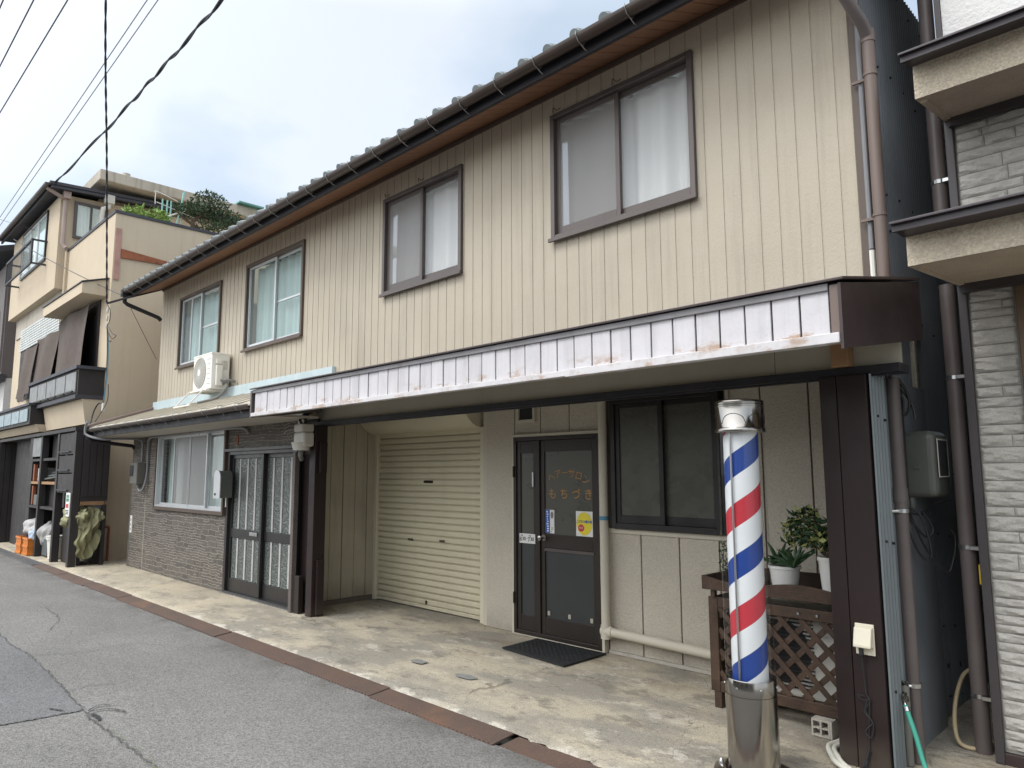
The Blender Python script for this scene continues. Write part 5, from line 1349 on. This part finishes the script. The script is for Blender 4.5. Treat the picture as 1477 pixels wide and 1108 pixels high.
    MB().prism([(3.53, 5.225), (4.0, 5.37), (4.0, 5.39), (3.53, 5.245)], -18.25, -15.12).build('hood_top', 'l_eave', t)
    b = MB().box(-18.85, -15.0, 3.56, 3.999, 3.06, 3.54).build('planter_box', 'l_dark', t)
    MB().box(-18.9, -14.93, 3.50, 4.0, 3.541, 3.60).box(-18.87, -14.97, 3.52, 3.999, 2.99, 3.059).build('planter_trim', 'l_eave', t)
    for k in range(5): MB().box(-18.8 + .755 * k, -18.8 + .755 * k + .70, 3.535, 3.558, 3.10, 3.50).build('planter_panel', 'l_panel', t, bevel=.01)
    m = MB()
    for k in range(6): m.bar((-18.6 + .6 * k, 3.50, 3.12), (-18.1 + .6 * k, 3.50, 3.12), .03, .03)
    m.build('planter_rail', 'l_dark', t)
    MB().prism([(3.72, 2.52), (3.64, 2.985), (3.999, 2.985), (3.999, 2.52)], -17.95, -14.985).build('base_panel', 'l_beige', t)
    b = MB().box(-24.2, -18.0, 3.42, 3.999, 2.66, 3.06).build('planter_box', 'l_dark', t)
    for k in range(7): MB().box(-23.9 + .83 * k, -23.9 + .83 * k + .76, 3.395, 3.418, 2.72, 3.0).build('planter_panel', 'panel_blue', t, bevel=.01)
    MB().box(-24.2, -17.98, 3.38, 3.999, 3.061, 3.11).build('planter_trim', 'l_eave', t)
    MB().prism([(3.60, 2.50), (3.52, 2.655), (3.999, 2.655), (3.999, 2.50)], -24, -17.96).build('base_panel', 'l_beige', t)
    # ground floor storage
    s_ = MB().box(-24, -14.35, 3.42, 3.999, 2.36, 2.42).build('shelf_roof', 'l_dark', t)
    def post(a, b, z0=-.02, z1=2.36, y0=3.44, y1=3.56): MB().box(a, b, y0, y1, z0, z1).build('post', 'l_dark', t, bevel=.004)
    for a in (-14.48, -15.62, -16.92): post(a, a + .12)
    MB().box(-14.42, -14.36, 3.565, 3.999, 1.12, 2.36).build('side_panel', 'l_dark', t)
    m = MB()
    for k in range(4): m.box(-14.355, -14.345, 3.58 + .105 * k, 3.58 + .105 * k + .095, 1.2, 2.36)
    m.build('side_boards', 'l_dark', t, bevel=.004)
    MB().box(-14.42, -14.36, 3.57, 3.95, 1.05, 1.115).build('cross_bar', 'wood_plain', t)
    MB().box(-14.42, -14.37, 3.94, 3.999, -.02, 1.05).build('post', 'l_dark', t)
    MB().box(-15.5, -14.49, 3.60, 3.66, 0, .85).build('low_panel', 'l_dark', t)
    for k, (za, zb) in enumerate(((1.95, 2.34), (1.62, 1.93), (1.26, 1.60))):
        d = MB().box(-15.49, -14.50, 3.455, 3.48, za, zb).build('cabinet_door', 'l_dark' if k else 'l_dark', t, bevel=.006)
        MB().bar((-15.4, 3.43, za + .05), (-14.7, 3.43, za + .05), .025, .02).build('handle', 'l_eave', d)
    for z, mt in ((1.86, 'l_dark'), (1.40, 'wood_plain'), (.92, 'l_dark')):
        MB().box(-17.7, -15.63, 3.47, 3.99, z, z + .05).build('shelf', mt, t)
    MB().box(-18.0, -17.7, 3.47, 3.99, -.02, 2.36).build('partition', 'l_dark', t)
    MB().box(-17.7, -16.93, 3.46, 3.49, 1.95, 2.34).build('cabinet_door', 'l_panel', t, bevel=.008)
    MB().box(-16.8, -15.63, 3.62, 3.65, .93, 1.40).build('low_panel', 'l_dark', t)
    MB().box(-16.8, -15.63, 3.62, 3.65, 1.91, 2.36).build('low_panel', 'l_dark', t)
    MB().box(-24, -20.9, 3.40, 3.94, -.02, 2.36).build('closet', 'l_dark', t)
    for k in range(4): MB().box(-20.9, -20.88, 3.41 + .13 * k, 3.41 + .13 * k + .118, 0, 2.35).build('side_board', 'l_dark', t, bevel=.004)
    MB().box(-20.6, -18.1, 3.70, 3.94, -.02, 2.36).build('dark_boarding', 'l_dark', t)
    for k in range(3): MB().box(-23.6, -21.0, 3.37, 3.398, .3 + .68 * k, .92 + .68 * k).build('cabinet_door', 'l_panel', t, bevel=.008)
    MB().box(-24, -14.5, 3.95, 3.998, 0, 2.36).build('shelf_back', 'l_dark', t)
    return t
left_house()

def left_things():
    # rooftop plants and rack
    rnd = random.Random(9)
    def clump(cx_, cy_, cz, rx, ry, rz, n, holes=.25):
        out = []
        while len(out) < n:
            p = Vector((rnd.uniform(-1, 1), rnd.uniform(-1, 1), rnd.uniform(-1, 1)))
            if p.length > 1 or p.length < .25: continue
            if math.sin(p.x * 5 + cx_) * math.sin(p.y * 6 + cy_) * math.sin(p.z * 6) > holes: continue
            out.append(Vector((cx_ + p.x * rx, cy_ + p.y * ry, cz + p.z * rz)))
        return out
    t = thing('roof_tree', 'dark pruned pine-like tree growing on the roof terrace', 'tree', (-16.0, 6.1, 6.7))
    MB().tube(spline([(-16, 6.2, 6.5), (-16.05, 6.0, 6.9), (-15.95, 5.8, 7.15), (-16.0, 6.1, 7.5), (-16.0, 6.2, 7.8)], 6), [.06 - .0015 * k for k in range(25)], 8).tube(spline([(-16, 6.0, 7.05), (-16, 5.6, 7.25), (-16.0, 5.45, 7.4)], 5), .03, 6).build('trunk', 'bark', t, smooth=True)
    lv = clump(-16, 6.2, 7.72, .35, .42, .26, 560) + clump(-16, 6.55, 7.45, .35, .4, .22, 480) + clump(-16, 5.72, 7.42, .3, .36, .14, 380) + clump(-16, 6.35, 7.15, .35, .5, .15, 420) + clump(-16, 6.0, 7.5, .35, .4, .2, 260)
    m = MB(); leaf_cloud(m, lv, .10, .035, 4, .6); m.build('crown', 'leaf_pine', t)
    t = thing('roof_shrub', 'bright green leafy shrub behind the terrace parapet, left of the rack', 'shrub', (-15.9, 4.85, 6.7))
    lv = clump(-15.9, 4.6, 6.98, .4, .24, .14, 220) + clump(-15.9, 5.0, 7.0, .4, .28, .17, 260)
    m = MB(); leaf_cloud(m, lv, .16, .055, 6, .5); m.build('foliage', 'leaf_green', t)
    MB().tube([(-15.9, 4.8, 6.6), (-15.9, 4.7, 7.0)], .02, 6).build('stem', 'bark', t)
    t = thing('roof_shrub', 'small yellow green shrub on the terrace close to the tiled eave', 'shrub', (-15.9, 7.0, 6.7))
    lv = clump(-15.9, 7.05, 7.28, .35, .25, .20, 260)
    m = MB(); leaf_cloud(m, lv, .13, .05, 7, .5); m.build('foliage', 'leaf_green', t)
    MB().tube([(-15.9, 7.0, 6.6), (-15.9, 7.0, 7.2)], .02, 6).build('stem', 'bark', t)
    t = thing('drying_rack', 'pale green metal laundry rack standing on the roof terrace', 'laundry rack', (-16, 5.35, 6.7))
    m = MB()
    for yy in (5.15, 5.25, 5.33): m.bar((-16, yy, 6.6), (-16, yy + .02, 7.55), .025, .025)
    m.bar((-16, 5.40, 6.6), (-16, 5.62, 7.85), .025, .025).bar((-16.1, 5.62, 6.6), (-16.1, 5.62, 7.85), .02, .02)
    m.build('posts', 'rack_green', t)
    m = MB().bar((-16, 5.22, 7.15), (-16, 5.66, 7.42), .03, .03); m.tube(spline([(-16.0, 5.02, 7.4), (-16, 5.02, 7.62), (-16, 5.1, 7.68), (-16, 6.1, 7.40)], 5), .008, 5); m.tube([(-16, 5.05, 7.45), (-16, 6.1, 7.25)], .008, 5)
    m.build('rails', 'ac_white', t)
    t = thing('roof_screen', 'green translucent roof sheets beyond the terrace tree', 'roof sheet', (-18.4, 8.6, 8.6))
    for k in range(2):
        m = MB().obox((-18.2, 8.0 + .78 * k, 8.70), Vector((1, 0, 0)), Vector((0, 1, 0)), Vector((0, 0, 1)), .35, .34, .02).build('sheet', 'sheet_green', t)
        MB().box(-18.5, -17.95, 7.68 + .78 * k, 8.32 + .78 * k, 8.661, 8.664).build('frame', 'sheet_green', t)
    # crates and stored things
    def crate(x0, x1, y0, y1, lab):
        t = thing('crate', lab, 'crate', ((x0 + x1) / 2, (y0 + y1) / 2, 0), 'orange crates by the shelves')
        m = MB(); n = 5
        for k in range(n):
            a = x0 + (x1 - x0) * k / n
            m.box(a + .01, a + (x1 - x0) / n - .01, y0, y0 + .012, .03, .30); m.box(a + .01, a + (x1 - x0) / n - .01, y1 - .012, y1, .03, .30)
        for k in range(4):
            a = y0 + .013 + (y1 - y0 - .026) * k / 4
            m.box(x0, x0 + .012, a + .01, a + (y1 - y0 - .026) / 4 - .01, .03, .30); m.box(x1 - .012, x1, a + .01, a + (y1 - y0 - .026) / 4 - .01, .03, .30)
        m.box(x0 + .013, x1 - .013, y0 + .013, y1 - .013, .01, .03); m.build('basket', 'crate_orange', t)
        m = MB()
        for z in (.0, .15, .30):
            m.box(x0 - .012, x1 + .012, y0 - .014, y0 - .001, z, z + .035); m.box(x0 - .012, x1 + .012, y1 + .001, y1 + .014, z, z + .035)
            m.box(x0 - .014, x0 - .001, y0, y1, z + .001, z + .034); m.box(x1 + .001, x1 + .014, y0, y1, z + .001, z + .034)
        m.build('rim', 'crate_orange', t)
    crate(-17.42, -17.0, 3.36, 3.78, 'orange plastic crate next to the dark post, right of the pair')
    crate(-17.95, -17.50, 3.34, 3.76, 'orange plastic crate holding dark rags, left of the pair')
    def lump(cx_, cy_, cz, rx, ry, rz, sd, name, mat, lab, cat):
        rr = random.Random(sd); ph = [rr.uniform(0, 6) for _ in range(5)]
        def fn(u, v):
            a, b = 2 * PI * u, PI * v
            k = 1 + .14 * math.sin(3 * a + ph[0]) * math.sin(b) + .10 * math.sin(5 * b + ph[1] + a) + .06 * math.sin(9 * a + 6 * b + ph[2])
            return (cx_ + rx * k * math.cos(a) * math.sin(b), cy_ + ry * k * math.sin(a) * math.sin(b), cz + rz * k * math.cos(b))
        return tag(MB().grid(fn, 40, 24).build(name, mat, smooth=True), lab, cat)
    lump(-17.55, 3.58, .52, .42, .18, .17, 1, 'bundle', 'sack_grey', 'grey wrapped bundle lying on top of the orange crates', 'bundle')
    lump(-16.72, 3.68, .42, .20, .2, .22, 3, 'sack', 'sack_grey', 'grey sack standing behind the middle shelf post', 'sack')
    lump(-17.15, 3.50, .38, .20, .12, .12, 5, 'rag', 'cloth_blue', 'pale blue cloth hanging out of the right orange crate', 'cloth')
    b = MB().lathe([(.11, .0), (.14, .36), (.155, .36), (.155, .40), (.13, .40)], -16.05, 3.62, 20)
    t = thing('bucket', 'white lidded plastic bucket between the shelf posts', 'bucket', (-16.05, 3.62, 0)); b.build('pail', 'ac_white', t, smooth=True)
    MB().lathe([(.16, .405), (.16, .43), (.02, .44)], -16.05, 3.62, 20).build('lid', 'ac_white', t)
    m = MB().box(-16.75, -16.35, 3.55, 3.62, .02, .34); tag(m.build('storage_box', 'box_grey', bevel=.01), 'dark grey box on the floor below the middle shelf', 'box')
    m = MB().box(-17.5, -17.25, 3.5, 3.75, .971, 1.18); tag(m.build('storage_box', 'meter_grey', bevel=.01), 'bluish grey box on the lower shelf', 'box')
    m = MB().box(-17.22, -16.94, 3.5, 3.75, .971, 1.38); tag(m.build('storage_box', 'box_grey', bevel=.01), 'dark patterned box standing right of the bluish box on the shelf', 'box')
    m = MB().box(-17.3, -16.95, 3.5, 3.75, 1.451, 1.72); tag(m.build('storage_box', 'sack_grey', bevel=.02), 'pale worn box on the middle shelf', 'box')
    m = MB()
    for k in range(4): m.bar((-16.8, 3.55 + .06 * k, 1.50 + .06 * k), (-15.7, 3.55 + .06 * k, 1.56 + .05 * k), .07, .03)
    tag(m.build('planks', 'box_grey'), 'stack of dark planks lying on the middle shelf', 'planks')
    for z0, z1 in ((1.46, 1.80), (.98, 1.36)):
        m = MB().box(-17.66, -17.56, 3.49, 3.55, z0, z1)
        tag(m.build('timber_block', 'wood_red'), 'reddish timber upright on the %s shelf at the left' % ('middle' if z0 > 1.2 else 'lower'), 'timber')
    # olive tarp over the low rail
    def tf(u, v):
        x = -14.75 + .72 * u; s_ = v
        z = .86 + .10 * math.sin(PI * u) - (s_ ** 1.2) * (.55 + .28 * math.sin(u * 5.0 + .6)) + .02 * math.sin(u * 22 + v * 5)
        y = 3.66 - .14 * math.sin(PI * min(1, s_ * 1.4)) + .05 * math.sin(u * 14 + 3 * v) - .06 * math.sin(PI * u)
        return (x, y, z)
    t = thing('tarp', 'olive green tarp bunched over the low panel at the shelf end', 'tarp', (-14.5, 3.6, .8))
    MB().grid(lambda u, v: (-14.40 + .05 * math.sin(v * 9 + u * 7) + .03 * math.sin(u * 26 + v * 6) + .10 * math.sin(PI * u) * (1 - .5 * v), 3.52 + .42 * u + .03 * math.sin(v * 8) + .02 * math.sin(v * 23 + u * 9), .92 + .10 * math.sin(PI * u) - v * (.45 + .45 * max(0, math.sin(2.6 * (1 - u)))) ), 48, 40).build('folds', 'tarp_olive', t, smooth=True)
    rr = random.Random(8)
    def bf(u, v):
        a, b = 2 * PI * u, PI * v; k = 1 + .22 * math.sin(3 * a + 1) * math.sin(b) + .12 * math.sin(6 * b + 2 * a) + .07 * math.sin(11 * a + 5 * b) + .05 * math.sin(17 * b - 7 * a)
        return (-14.62 + .30 * k * math.cos(a) * math.sin(b), 3.62 + .20 * k * math.sin(a) * math.sin(b), .82 + .22 * k * math.cos(b))
    MB().grid(bf, 36, 24).build('bundle', 'tarp_olive', t, smooth=True)
    s_ = thing('notice_board', 'white notice with green red and black print on the shelf post', 'sign', (-14.6, 3.42, 1.0))
    MB().box(-14.66, -14.40, 3.418, 3.432, .86, 1.27).build('plate', 'sign_white', s_)
    m = MB()
    for k in range(3): m.box(-14.62 + .06 * k, -14.62 + .06 * k + .045, 3.4145, 3.4175, 1.12, 1.17).box(-14.61 + .06 * k, -14.61 + .06 * k + .035, 3.4145, 3.4175, 1.18, 1.235)
    m.build('green_print', 'sign_green', s_)
    MB().box(-14.62, -14.46, 3.4145, 3.4175, 1.01, 1.075).build('red_print', 'sign_red', s_)
    m = MB()
    for k in range(3): m.box(-14.62, -14.45, 3.4145, 3.4175, .90 + .028 * k, .914 + .028 * k)
    m.build('black_print', 'sign_black', s_)
    # house farther left
    t = thing('house', 'farther house with dark grey upper siding and white roughcast below', 'house', (-28, 4, 0))
    MB().box(-34, -24.3, 3.95, 12, -.05, 4.3).build('lower_wall', 'white_stucco', t)
    m = MB()
    for k in range(48): m.box(-34 + .2 * k, -34 + .2 * k + .185, 3.80, 3.9, 4.5, 7.6)
    m.build('upper_wall', 'grey_siding', t)
    MB().box(-34, -24.35, 3.85, 12, 4.3, 7.7).build('house_body', 'grey_siding', t)
    MB().prism([(3.2, 7.75), (9, 9.6), (9, 9.75), (3.2, 7.92)], -34.3, -24.1).build('roof', 'l_eave', t)
    w = MB().frame(-26.3, -24.9, 4.9, 6.3, .08, 3.72, 3.798).build('window', 'silver', t)
    MB().box(-26.22, -24.98, 3.76, 3.79, 4.98, 6.22).build('pane', 'curtain_pale', w)
    MB().box(-34, -24.25, 3.5, 3.95, 4.2, 4.4).build('ledge', 'l_eave', t)
    w = MB().frame(-28, -25.2, .6, 3.0, .08, 3.87, 3.949).build('window', 'silver', t)
    MB().box(-27.9, -25.3, 3.91, 3.94, .7, 2.9).build('pane', 'curtain_pale', w)
left_things()

# ------------------------------------------------------------------ overhead wires
def wires():
    def wire(p0, p1, r, mat, lab, sag=0.0, name='power_line', n=24, group=None):
        p0, p1 = Vector(p0), Vector(p1); pts = []
        for k in range(n + 1):
            u = k / n; p = p0.lerp(p1, u); p.z -= sag * 4 * u * (1 - u); pts.append(p)
        return tag(MB().tube(pts, r, 6).build(name, mat), lab, 'wire', group)
    def ext(p, q, a, b):
        p, q = Vector(p), Vector(q); d = q - p; return p - d * a, q + d * b
    G = 'wires along the street'
    wire(*ext((-12.29, 2.4, 9), (-17.29, 2.35, 9), 2, 4), .011, 'wire', 'dark street wire, third from the upper left corner', group=G)
    wire(*ext((-12.67, 2.02, 9), (-15.25, 2.01, 9), 3, 6), .011, 'wire', 'dark street wire, second from the upper left corner', group=G)
    wire(*ext((-13.0, 1.68, 9), (-13.24, 1.68, 9), 40, 60), .011, 'wire', 'dark street wire cutting the very upper left corner', group=G)
    wire(*ext((-11.43, 3.29, 9), (-24.6, 3.56, 9), .8, 1.5), .009, 'wire_grey', 'thin grey street wire, left one of the close pair', group=G)
    wire(*ext((-11.3, 3.41, 9), (-25.45, 3.7, 9), .8, 1.5), .009, 'wire_grey', 'thin grey street wire, right one of the close pair', group=G)
    # twisted service drops
    def twisted(path, r, off, turns, mat, lab, wob=0.):
        P = spline(path, 60); m = MB()
        P = [p + Vector((0, .2, 1)) * wob * math.sin(k * .16 + .7 * math.sin(k * .05)) for k, p in enumerate(P)]
        for s_ in (0, PI):
            pts = []
            for k, p in enumerate(P):
                q = 2 * PI * turns * k / (len(P) - 1) + s_; t = (P[min(k + 1, len(P) - 1)] - P[max(0, k - 1)]).normalized()
                a = t.cross(Vector((0, 0, 1))).normalized(); b = a.cross(t)
                pts.append(p + (a * math.cos(q) + b * math.sin(q)) * off)
            m.tube(pts, r, 6)
        return tag(m.build('service_cable', mat, smooth=True), lab, 'cable')
    twisted([(-18.40, 3.60, 8.13), (-14.51, 3.58, 8.01), (-12.17, 3.52, 7.89), (-10.33, 3.41, 7.69), (-8.48, 3.3, 7.52), (-6.5, 3.06, 7.18)], .014, .011, 7, 'cable_black', 'thick twisted black cable rising to the upper right from the beige house eave', .035)
    twisted([(-14.06, 3.70, 4.66), (-11.6, 2.93, 6.2), (-9.5, 2.26, 7.52), (-6.69, 1.48, 9.3)], .010, .006, 16, 'cable_black', 'dark cable dropping vertically past the beige house to the eave corner')
    wire((-21.18, 3.38, 7.47), (-13.98, 3.90, 4.82), .008, 'wire', 'thin wire slanting across the beige house to the eave corner', .05, 'thin_wire')
    wire((-23.5, 3.4, 8.6), (-14.2, 4.9, 5.6), .006, 'wire', 'thin wire crossing the beige side wall above the slanting one', .05, 'thin_wire')
    # anchor at the eave and cable down to the lower roof
    t = thing('cable_anchor', 'bracket with insulators and loose wires at the eave corner', 'cable anchor', (-14.04, 3.72, 4.3))
    MB().bar((-14.06, 3.70, 4.64), (-13.84, 4.06, 4.80), .03, .03).build('bracket', 'cable_black', t)
    m = MB()
    for k in range(3): m.lathe([(.008, 4.18 + .14 * k), (.018, 4.20 + .14 * k), (.020, 4.25 + .14 * k), (.01, 4.29 + .14 * k)], -14.05, 3.72, 10)
    m.build('insulators', 'meter_white', t, smooth=True)
    m = MB()
    for p in ([(-14.04, 3.71, 4.62), (-13.97, 3.74, 4.5), (-13.95, 3.74, 4.35), (-14.04, 3.73, 4.22)], [(-14.05, 3.73, 4.25), (-13.85, 3.76, 4.08), (-13.72, 3.79, 4.02), (-13.86, 3.77, 3.98), (-14.02, 3.75, 4.1)], [(-14.05, 3.73, 4.2), (-14.02, 3.74, 4.0), (-13.92, 3.76, 3.93), (-13.87, 3.76, 3.95)]):
        m.tube(spline(p, 7), .006, 5)
    m.build('loose_wires', 'cable_black', t, smooth=True)
    m = MB().tube(spline([(-14.05, 3.73, 4.25), (-14.06, 3.77, 3.9), (-14.12, 3.80, 3.4), (-14.22, 3.80, 2.90)], 8), .009, 6)
    tag(m.build('drop_cable', 'cable_blue', smooth=True), 'blue sheathed cable dropping from the eave anchor to the lower gutter', 'cable')
    m = MB().tube(spline([(-14.06, 3.73, 4.25), (-14.12, 3.77, 3.9), (-14.16, 3.80, 3.4), (-14.25, 3.80, 2.92), (-14.25, 3.8, 2.76)], 8), .008, 6)
    tag(m.build('drop_cable', 'cable_black', smooth=True), 'black cable dropping from the eave anchor behind the blue one', 'cable')
    m = MB().tube(spline([(-14.22, 3.80, 2.84), (-14.36, 3.76, 2.86), (-14.46, 3.72, 2.74), (-14.45, 3.68, 2.56), (-14.3, 3.62, 2.46)], 8), .012, 6)
    tag(m.build('cable_loop', 'cable_black', smooth=True), 'thick black cable loop curling into the end of the lower gutter', 'cable')
    m = MB().box(-14.27, -14.19, 3.78, 3.82, 2.70, 2.86); tag(m.build('cable_clamp', 'meter_white', bevel=.01), 'small white cable clamp above the lower gutter end', 'cable clamp')
    m = MB().tube(spline([(-14.2, 3.85, 3.2), (-14.08, 3.82, 2.90), (-14.0, 3.7, 2.65), (-13.9, 3.6, 2.5)], 6), .007, 6)
    tag(m.build('drop_cable', 'cable_black', smooth=True), 'short black cable from the cable clamp to the lower roof edge', 'cable')
    m = MB().tube(spline([(-13.92, 4.02, 4.66), (-13.92, 4.3, 4.15), (-13.92, 4.55, 3.7)], 6), .005, 5)
    tag(m.build('drop_cable', 'cable_black', smooth=True), 'thin black cable in the gap beside the ribbed siding', 'cable')
wires()

# houses across the street, behind the camera (seen only as reflections)
def opposite():
    t = thing('house', 'low brown house across the street behind the viewpoint', 'house', (-6, -4.2, 0))
    MB().box(-16, 6, -10, -5.4, -.05, 2.7).build('wall', 'opp_wall', t)
    MB().prism([(-4.7, 2.65), (-7.7, 3.9), (-10.7, 2.65)], -16.5, 6.5).build('roof', 'tile', t)
    for k in range(6):
        w = MB().frame(-15 + 3.4 * k, -13 + 3.4 * k, .9, 2.2, .06, -5.399, -5.35).build('window', 'silver', t)
        MB().box(-14.94 + 3.4 * k, -13.06 + 3.4 * k, -5.39, -5.37, .96, 2.14).build('pane', 'frost_black', w)
opposite()

# ------------------------------------------------------------------ light, sky, camera
def sky():
    w = bpy.data.worlds.new('World'); S.world = w; w.use_nodes = True
    nt = w.node_tree; bg = nt.nodes['Background']; out = nt.nodes['World Output']
    sk = _n(nt, 'ShaderNodeTexSky'); sk.sky_type = 'NISHITA'; sk.sun_disc = False
    sk.sun_elevation = SUN_EL; sk.sun_rotation = SUN_ROT
    nt.links.new(sk.outputs[0], bg.inputs['Color']); bg.inputs['Strength'].default_value = .05
    # overcast layer
    tc = _n(nt, 'ShaderNodeTexCoord'); sx = _n(nt, 'ShaderNodeSeparateXYZ'); nt.links.new(tc.outputs['Generated'], sx.inputs[0])
    # project direction onto a cloud plane
    zc = _math(nt, 'ADD', _math(nt, 'MAXIMUM', sx.outputs['Z'], 0.0), .22)
    cb = _n(nt, 'ShaderNodeCombineXYZ')
    nt.links.new(_math(nt, 'DIVIDE', sx.outputs['X'], zc), cb.inputs[0]); nt.links.new(_math(nt, 'DIVIDE', sx.outputs['Y'], zc), cb.inputs[1])
    n = _n(nt, 'ShaderNodeTexNoise'); n.inputs['Scale'].default_value = 1.5; n.inputs['Detail'].default_value = 5; n.inputs['Roughness'].default_value = .5
    nt.links.new(cb.outputs[0], n.inputs['Vector'])
    n2 = _n(nt, 'ShaderNodeTexNoise'); n2.inputs['Scale'].default_value = .8; n2.inputs['Detail'].default_value = 3
    nt.links.new(cb.outputs[0], n2.inputs['Vector'])
    f = _math(nt, 'ADD', _math(nt, 'MULTIPLY', n.outputs['Fac'], .6), _math(nt, 'MULTIPLY', n2.outputs['Fac'], .4))
    c = _mix(nt, _range(nt, f, .45, .55, 0, 1), (.52, .62, .73), (.79, .835, .885))
    # brighter low down as haze
    c = _mix(nt, _range(nt, sx.outputs['Z'], .15, .45, .7, 0), c, (.79, .825, .865))
    b2 = _n(nt, 'ShaderNodeBackground'); nt.links.new(c, b2.inputs['Color'])
    zen = _range(nt, sx.outputs['Z'], .56, .92, 1.0, SKY_ZEN)  # zenith above the frame raised to add light from overhead
    # glow around the veiled sun, added behind the viewpoint to light the fronts
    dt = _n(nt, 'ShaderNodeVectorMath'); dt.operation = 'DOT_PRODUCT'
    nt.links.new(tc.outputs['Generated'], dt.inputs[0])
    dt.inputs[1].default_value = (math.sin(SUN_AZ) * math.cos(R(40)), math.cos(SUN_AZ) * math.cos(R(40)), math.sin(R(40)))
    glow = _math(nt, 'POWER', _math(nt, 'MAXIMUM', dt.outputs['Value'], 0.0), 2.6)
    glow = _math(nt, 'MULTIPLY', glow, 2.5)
    c = _mix(nt, _range(nt, glow, 0, 1.2, 0, .9), c, (.79, .795, .79))
    c = _mix(nt, _range(nt, sx.outputs['Z'], .5, .8, 0, .8), c, (.76, .77, .77))
    nt.links.new(c, b2.inputs['Color'])
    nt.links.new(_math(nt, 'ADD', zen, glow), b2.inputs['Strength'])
    ad = _n(nt, 'ShaderNodeAddShader'); nt.links.new(bg.outputs[0], ad.inputs[0]); nt.links.new(b2.outputs[0], ad.inputs[1])
    nt.links.new(ad.outputs[0], out.inputs['Surface'])

SUN_EL, SUN_AZ = R(53), R(196)        # sun behind the viewpoint, veiled by cloud
SUN_ROT = SUN_AZ
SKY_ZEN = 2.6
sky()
L = bpy.data.lights.new('sun', 'SUN'); L.energy = 1.5; L.angle = R(24); L.color = (1, .985, .955)
so = bpy.data.objects.new('sun', L); COL.objects.link(so)
d = Vector((math.sin(SUN_AZ) * math.cos(SUN_EL), math.cos(SUN_AZ) * math.cos(SUN_EL), math.sin(SUN_EL)))
so.rotation_euler = d.to_track_quat('Z', 'Y').to_euler(); so.location = d * 60

cam = bpy.data.cameras.new('camera'); co = bpy.data.objects.new('camera', cam); COL.objects.link(co)
cam.sensor_width = 36; cam.sensor_fit = 'HORIZONTAL'; cam.lens = 1030.82 / 1477 * 36; cam.clip_start = .05; cam.clip_end = 1500
yaw, pit, rol = .78850, .12282, -.00383
fwd = Vector((-math.sin(yaw) * math.cos(pit), math.cos(yaw) * math.cos(pit), math.sin(pit)))
r0 = Vector((math.cos(yaw), math.sin(yaw), 0)); u0 = r0.cross(fwd)
rt = r0 * math.cos(rol) + u0 * math.sin(rol); up = rt.cross(fwd)
co.matrix_world = Matrix(((rt.x, up.x, -fwd.x, 0), (rt.y, up.y, -fwd.y, 0), (rt.z, up.z, -fwd.z, 1.6), (0, 0, 0, 1)))
S.camera = co
S.view_settings.view_transform = 'Standard'; S.view_settings.look = 'None'; S.view_settings.exposure = 0; S.view_settings.gamma = 1
S.render.engine = 'CYCLES'
S.cycles.max_bounces = 8; S.cycles.transparent_max_bounces = 16; S.cycles.use_denoising = True
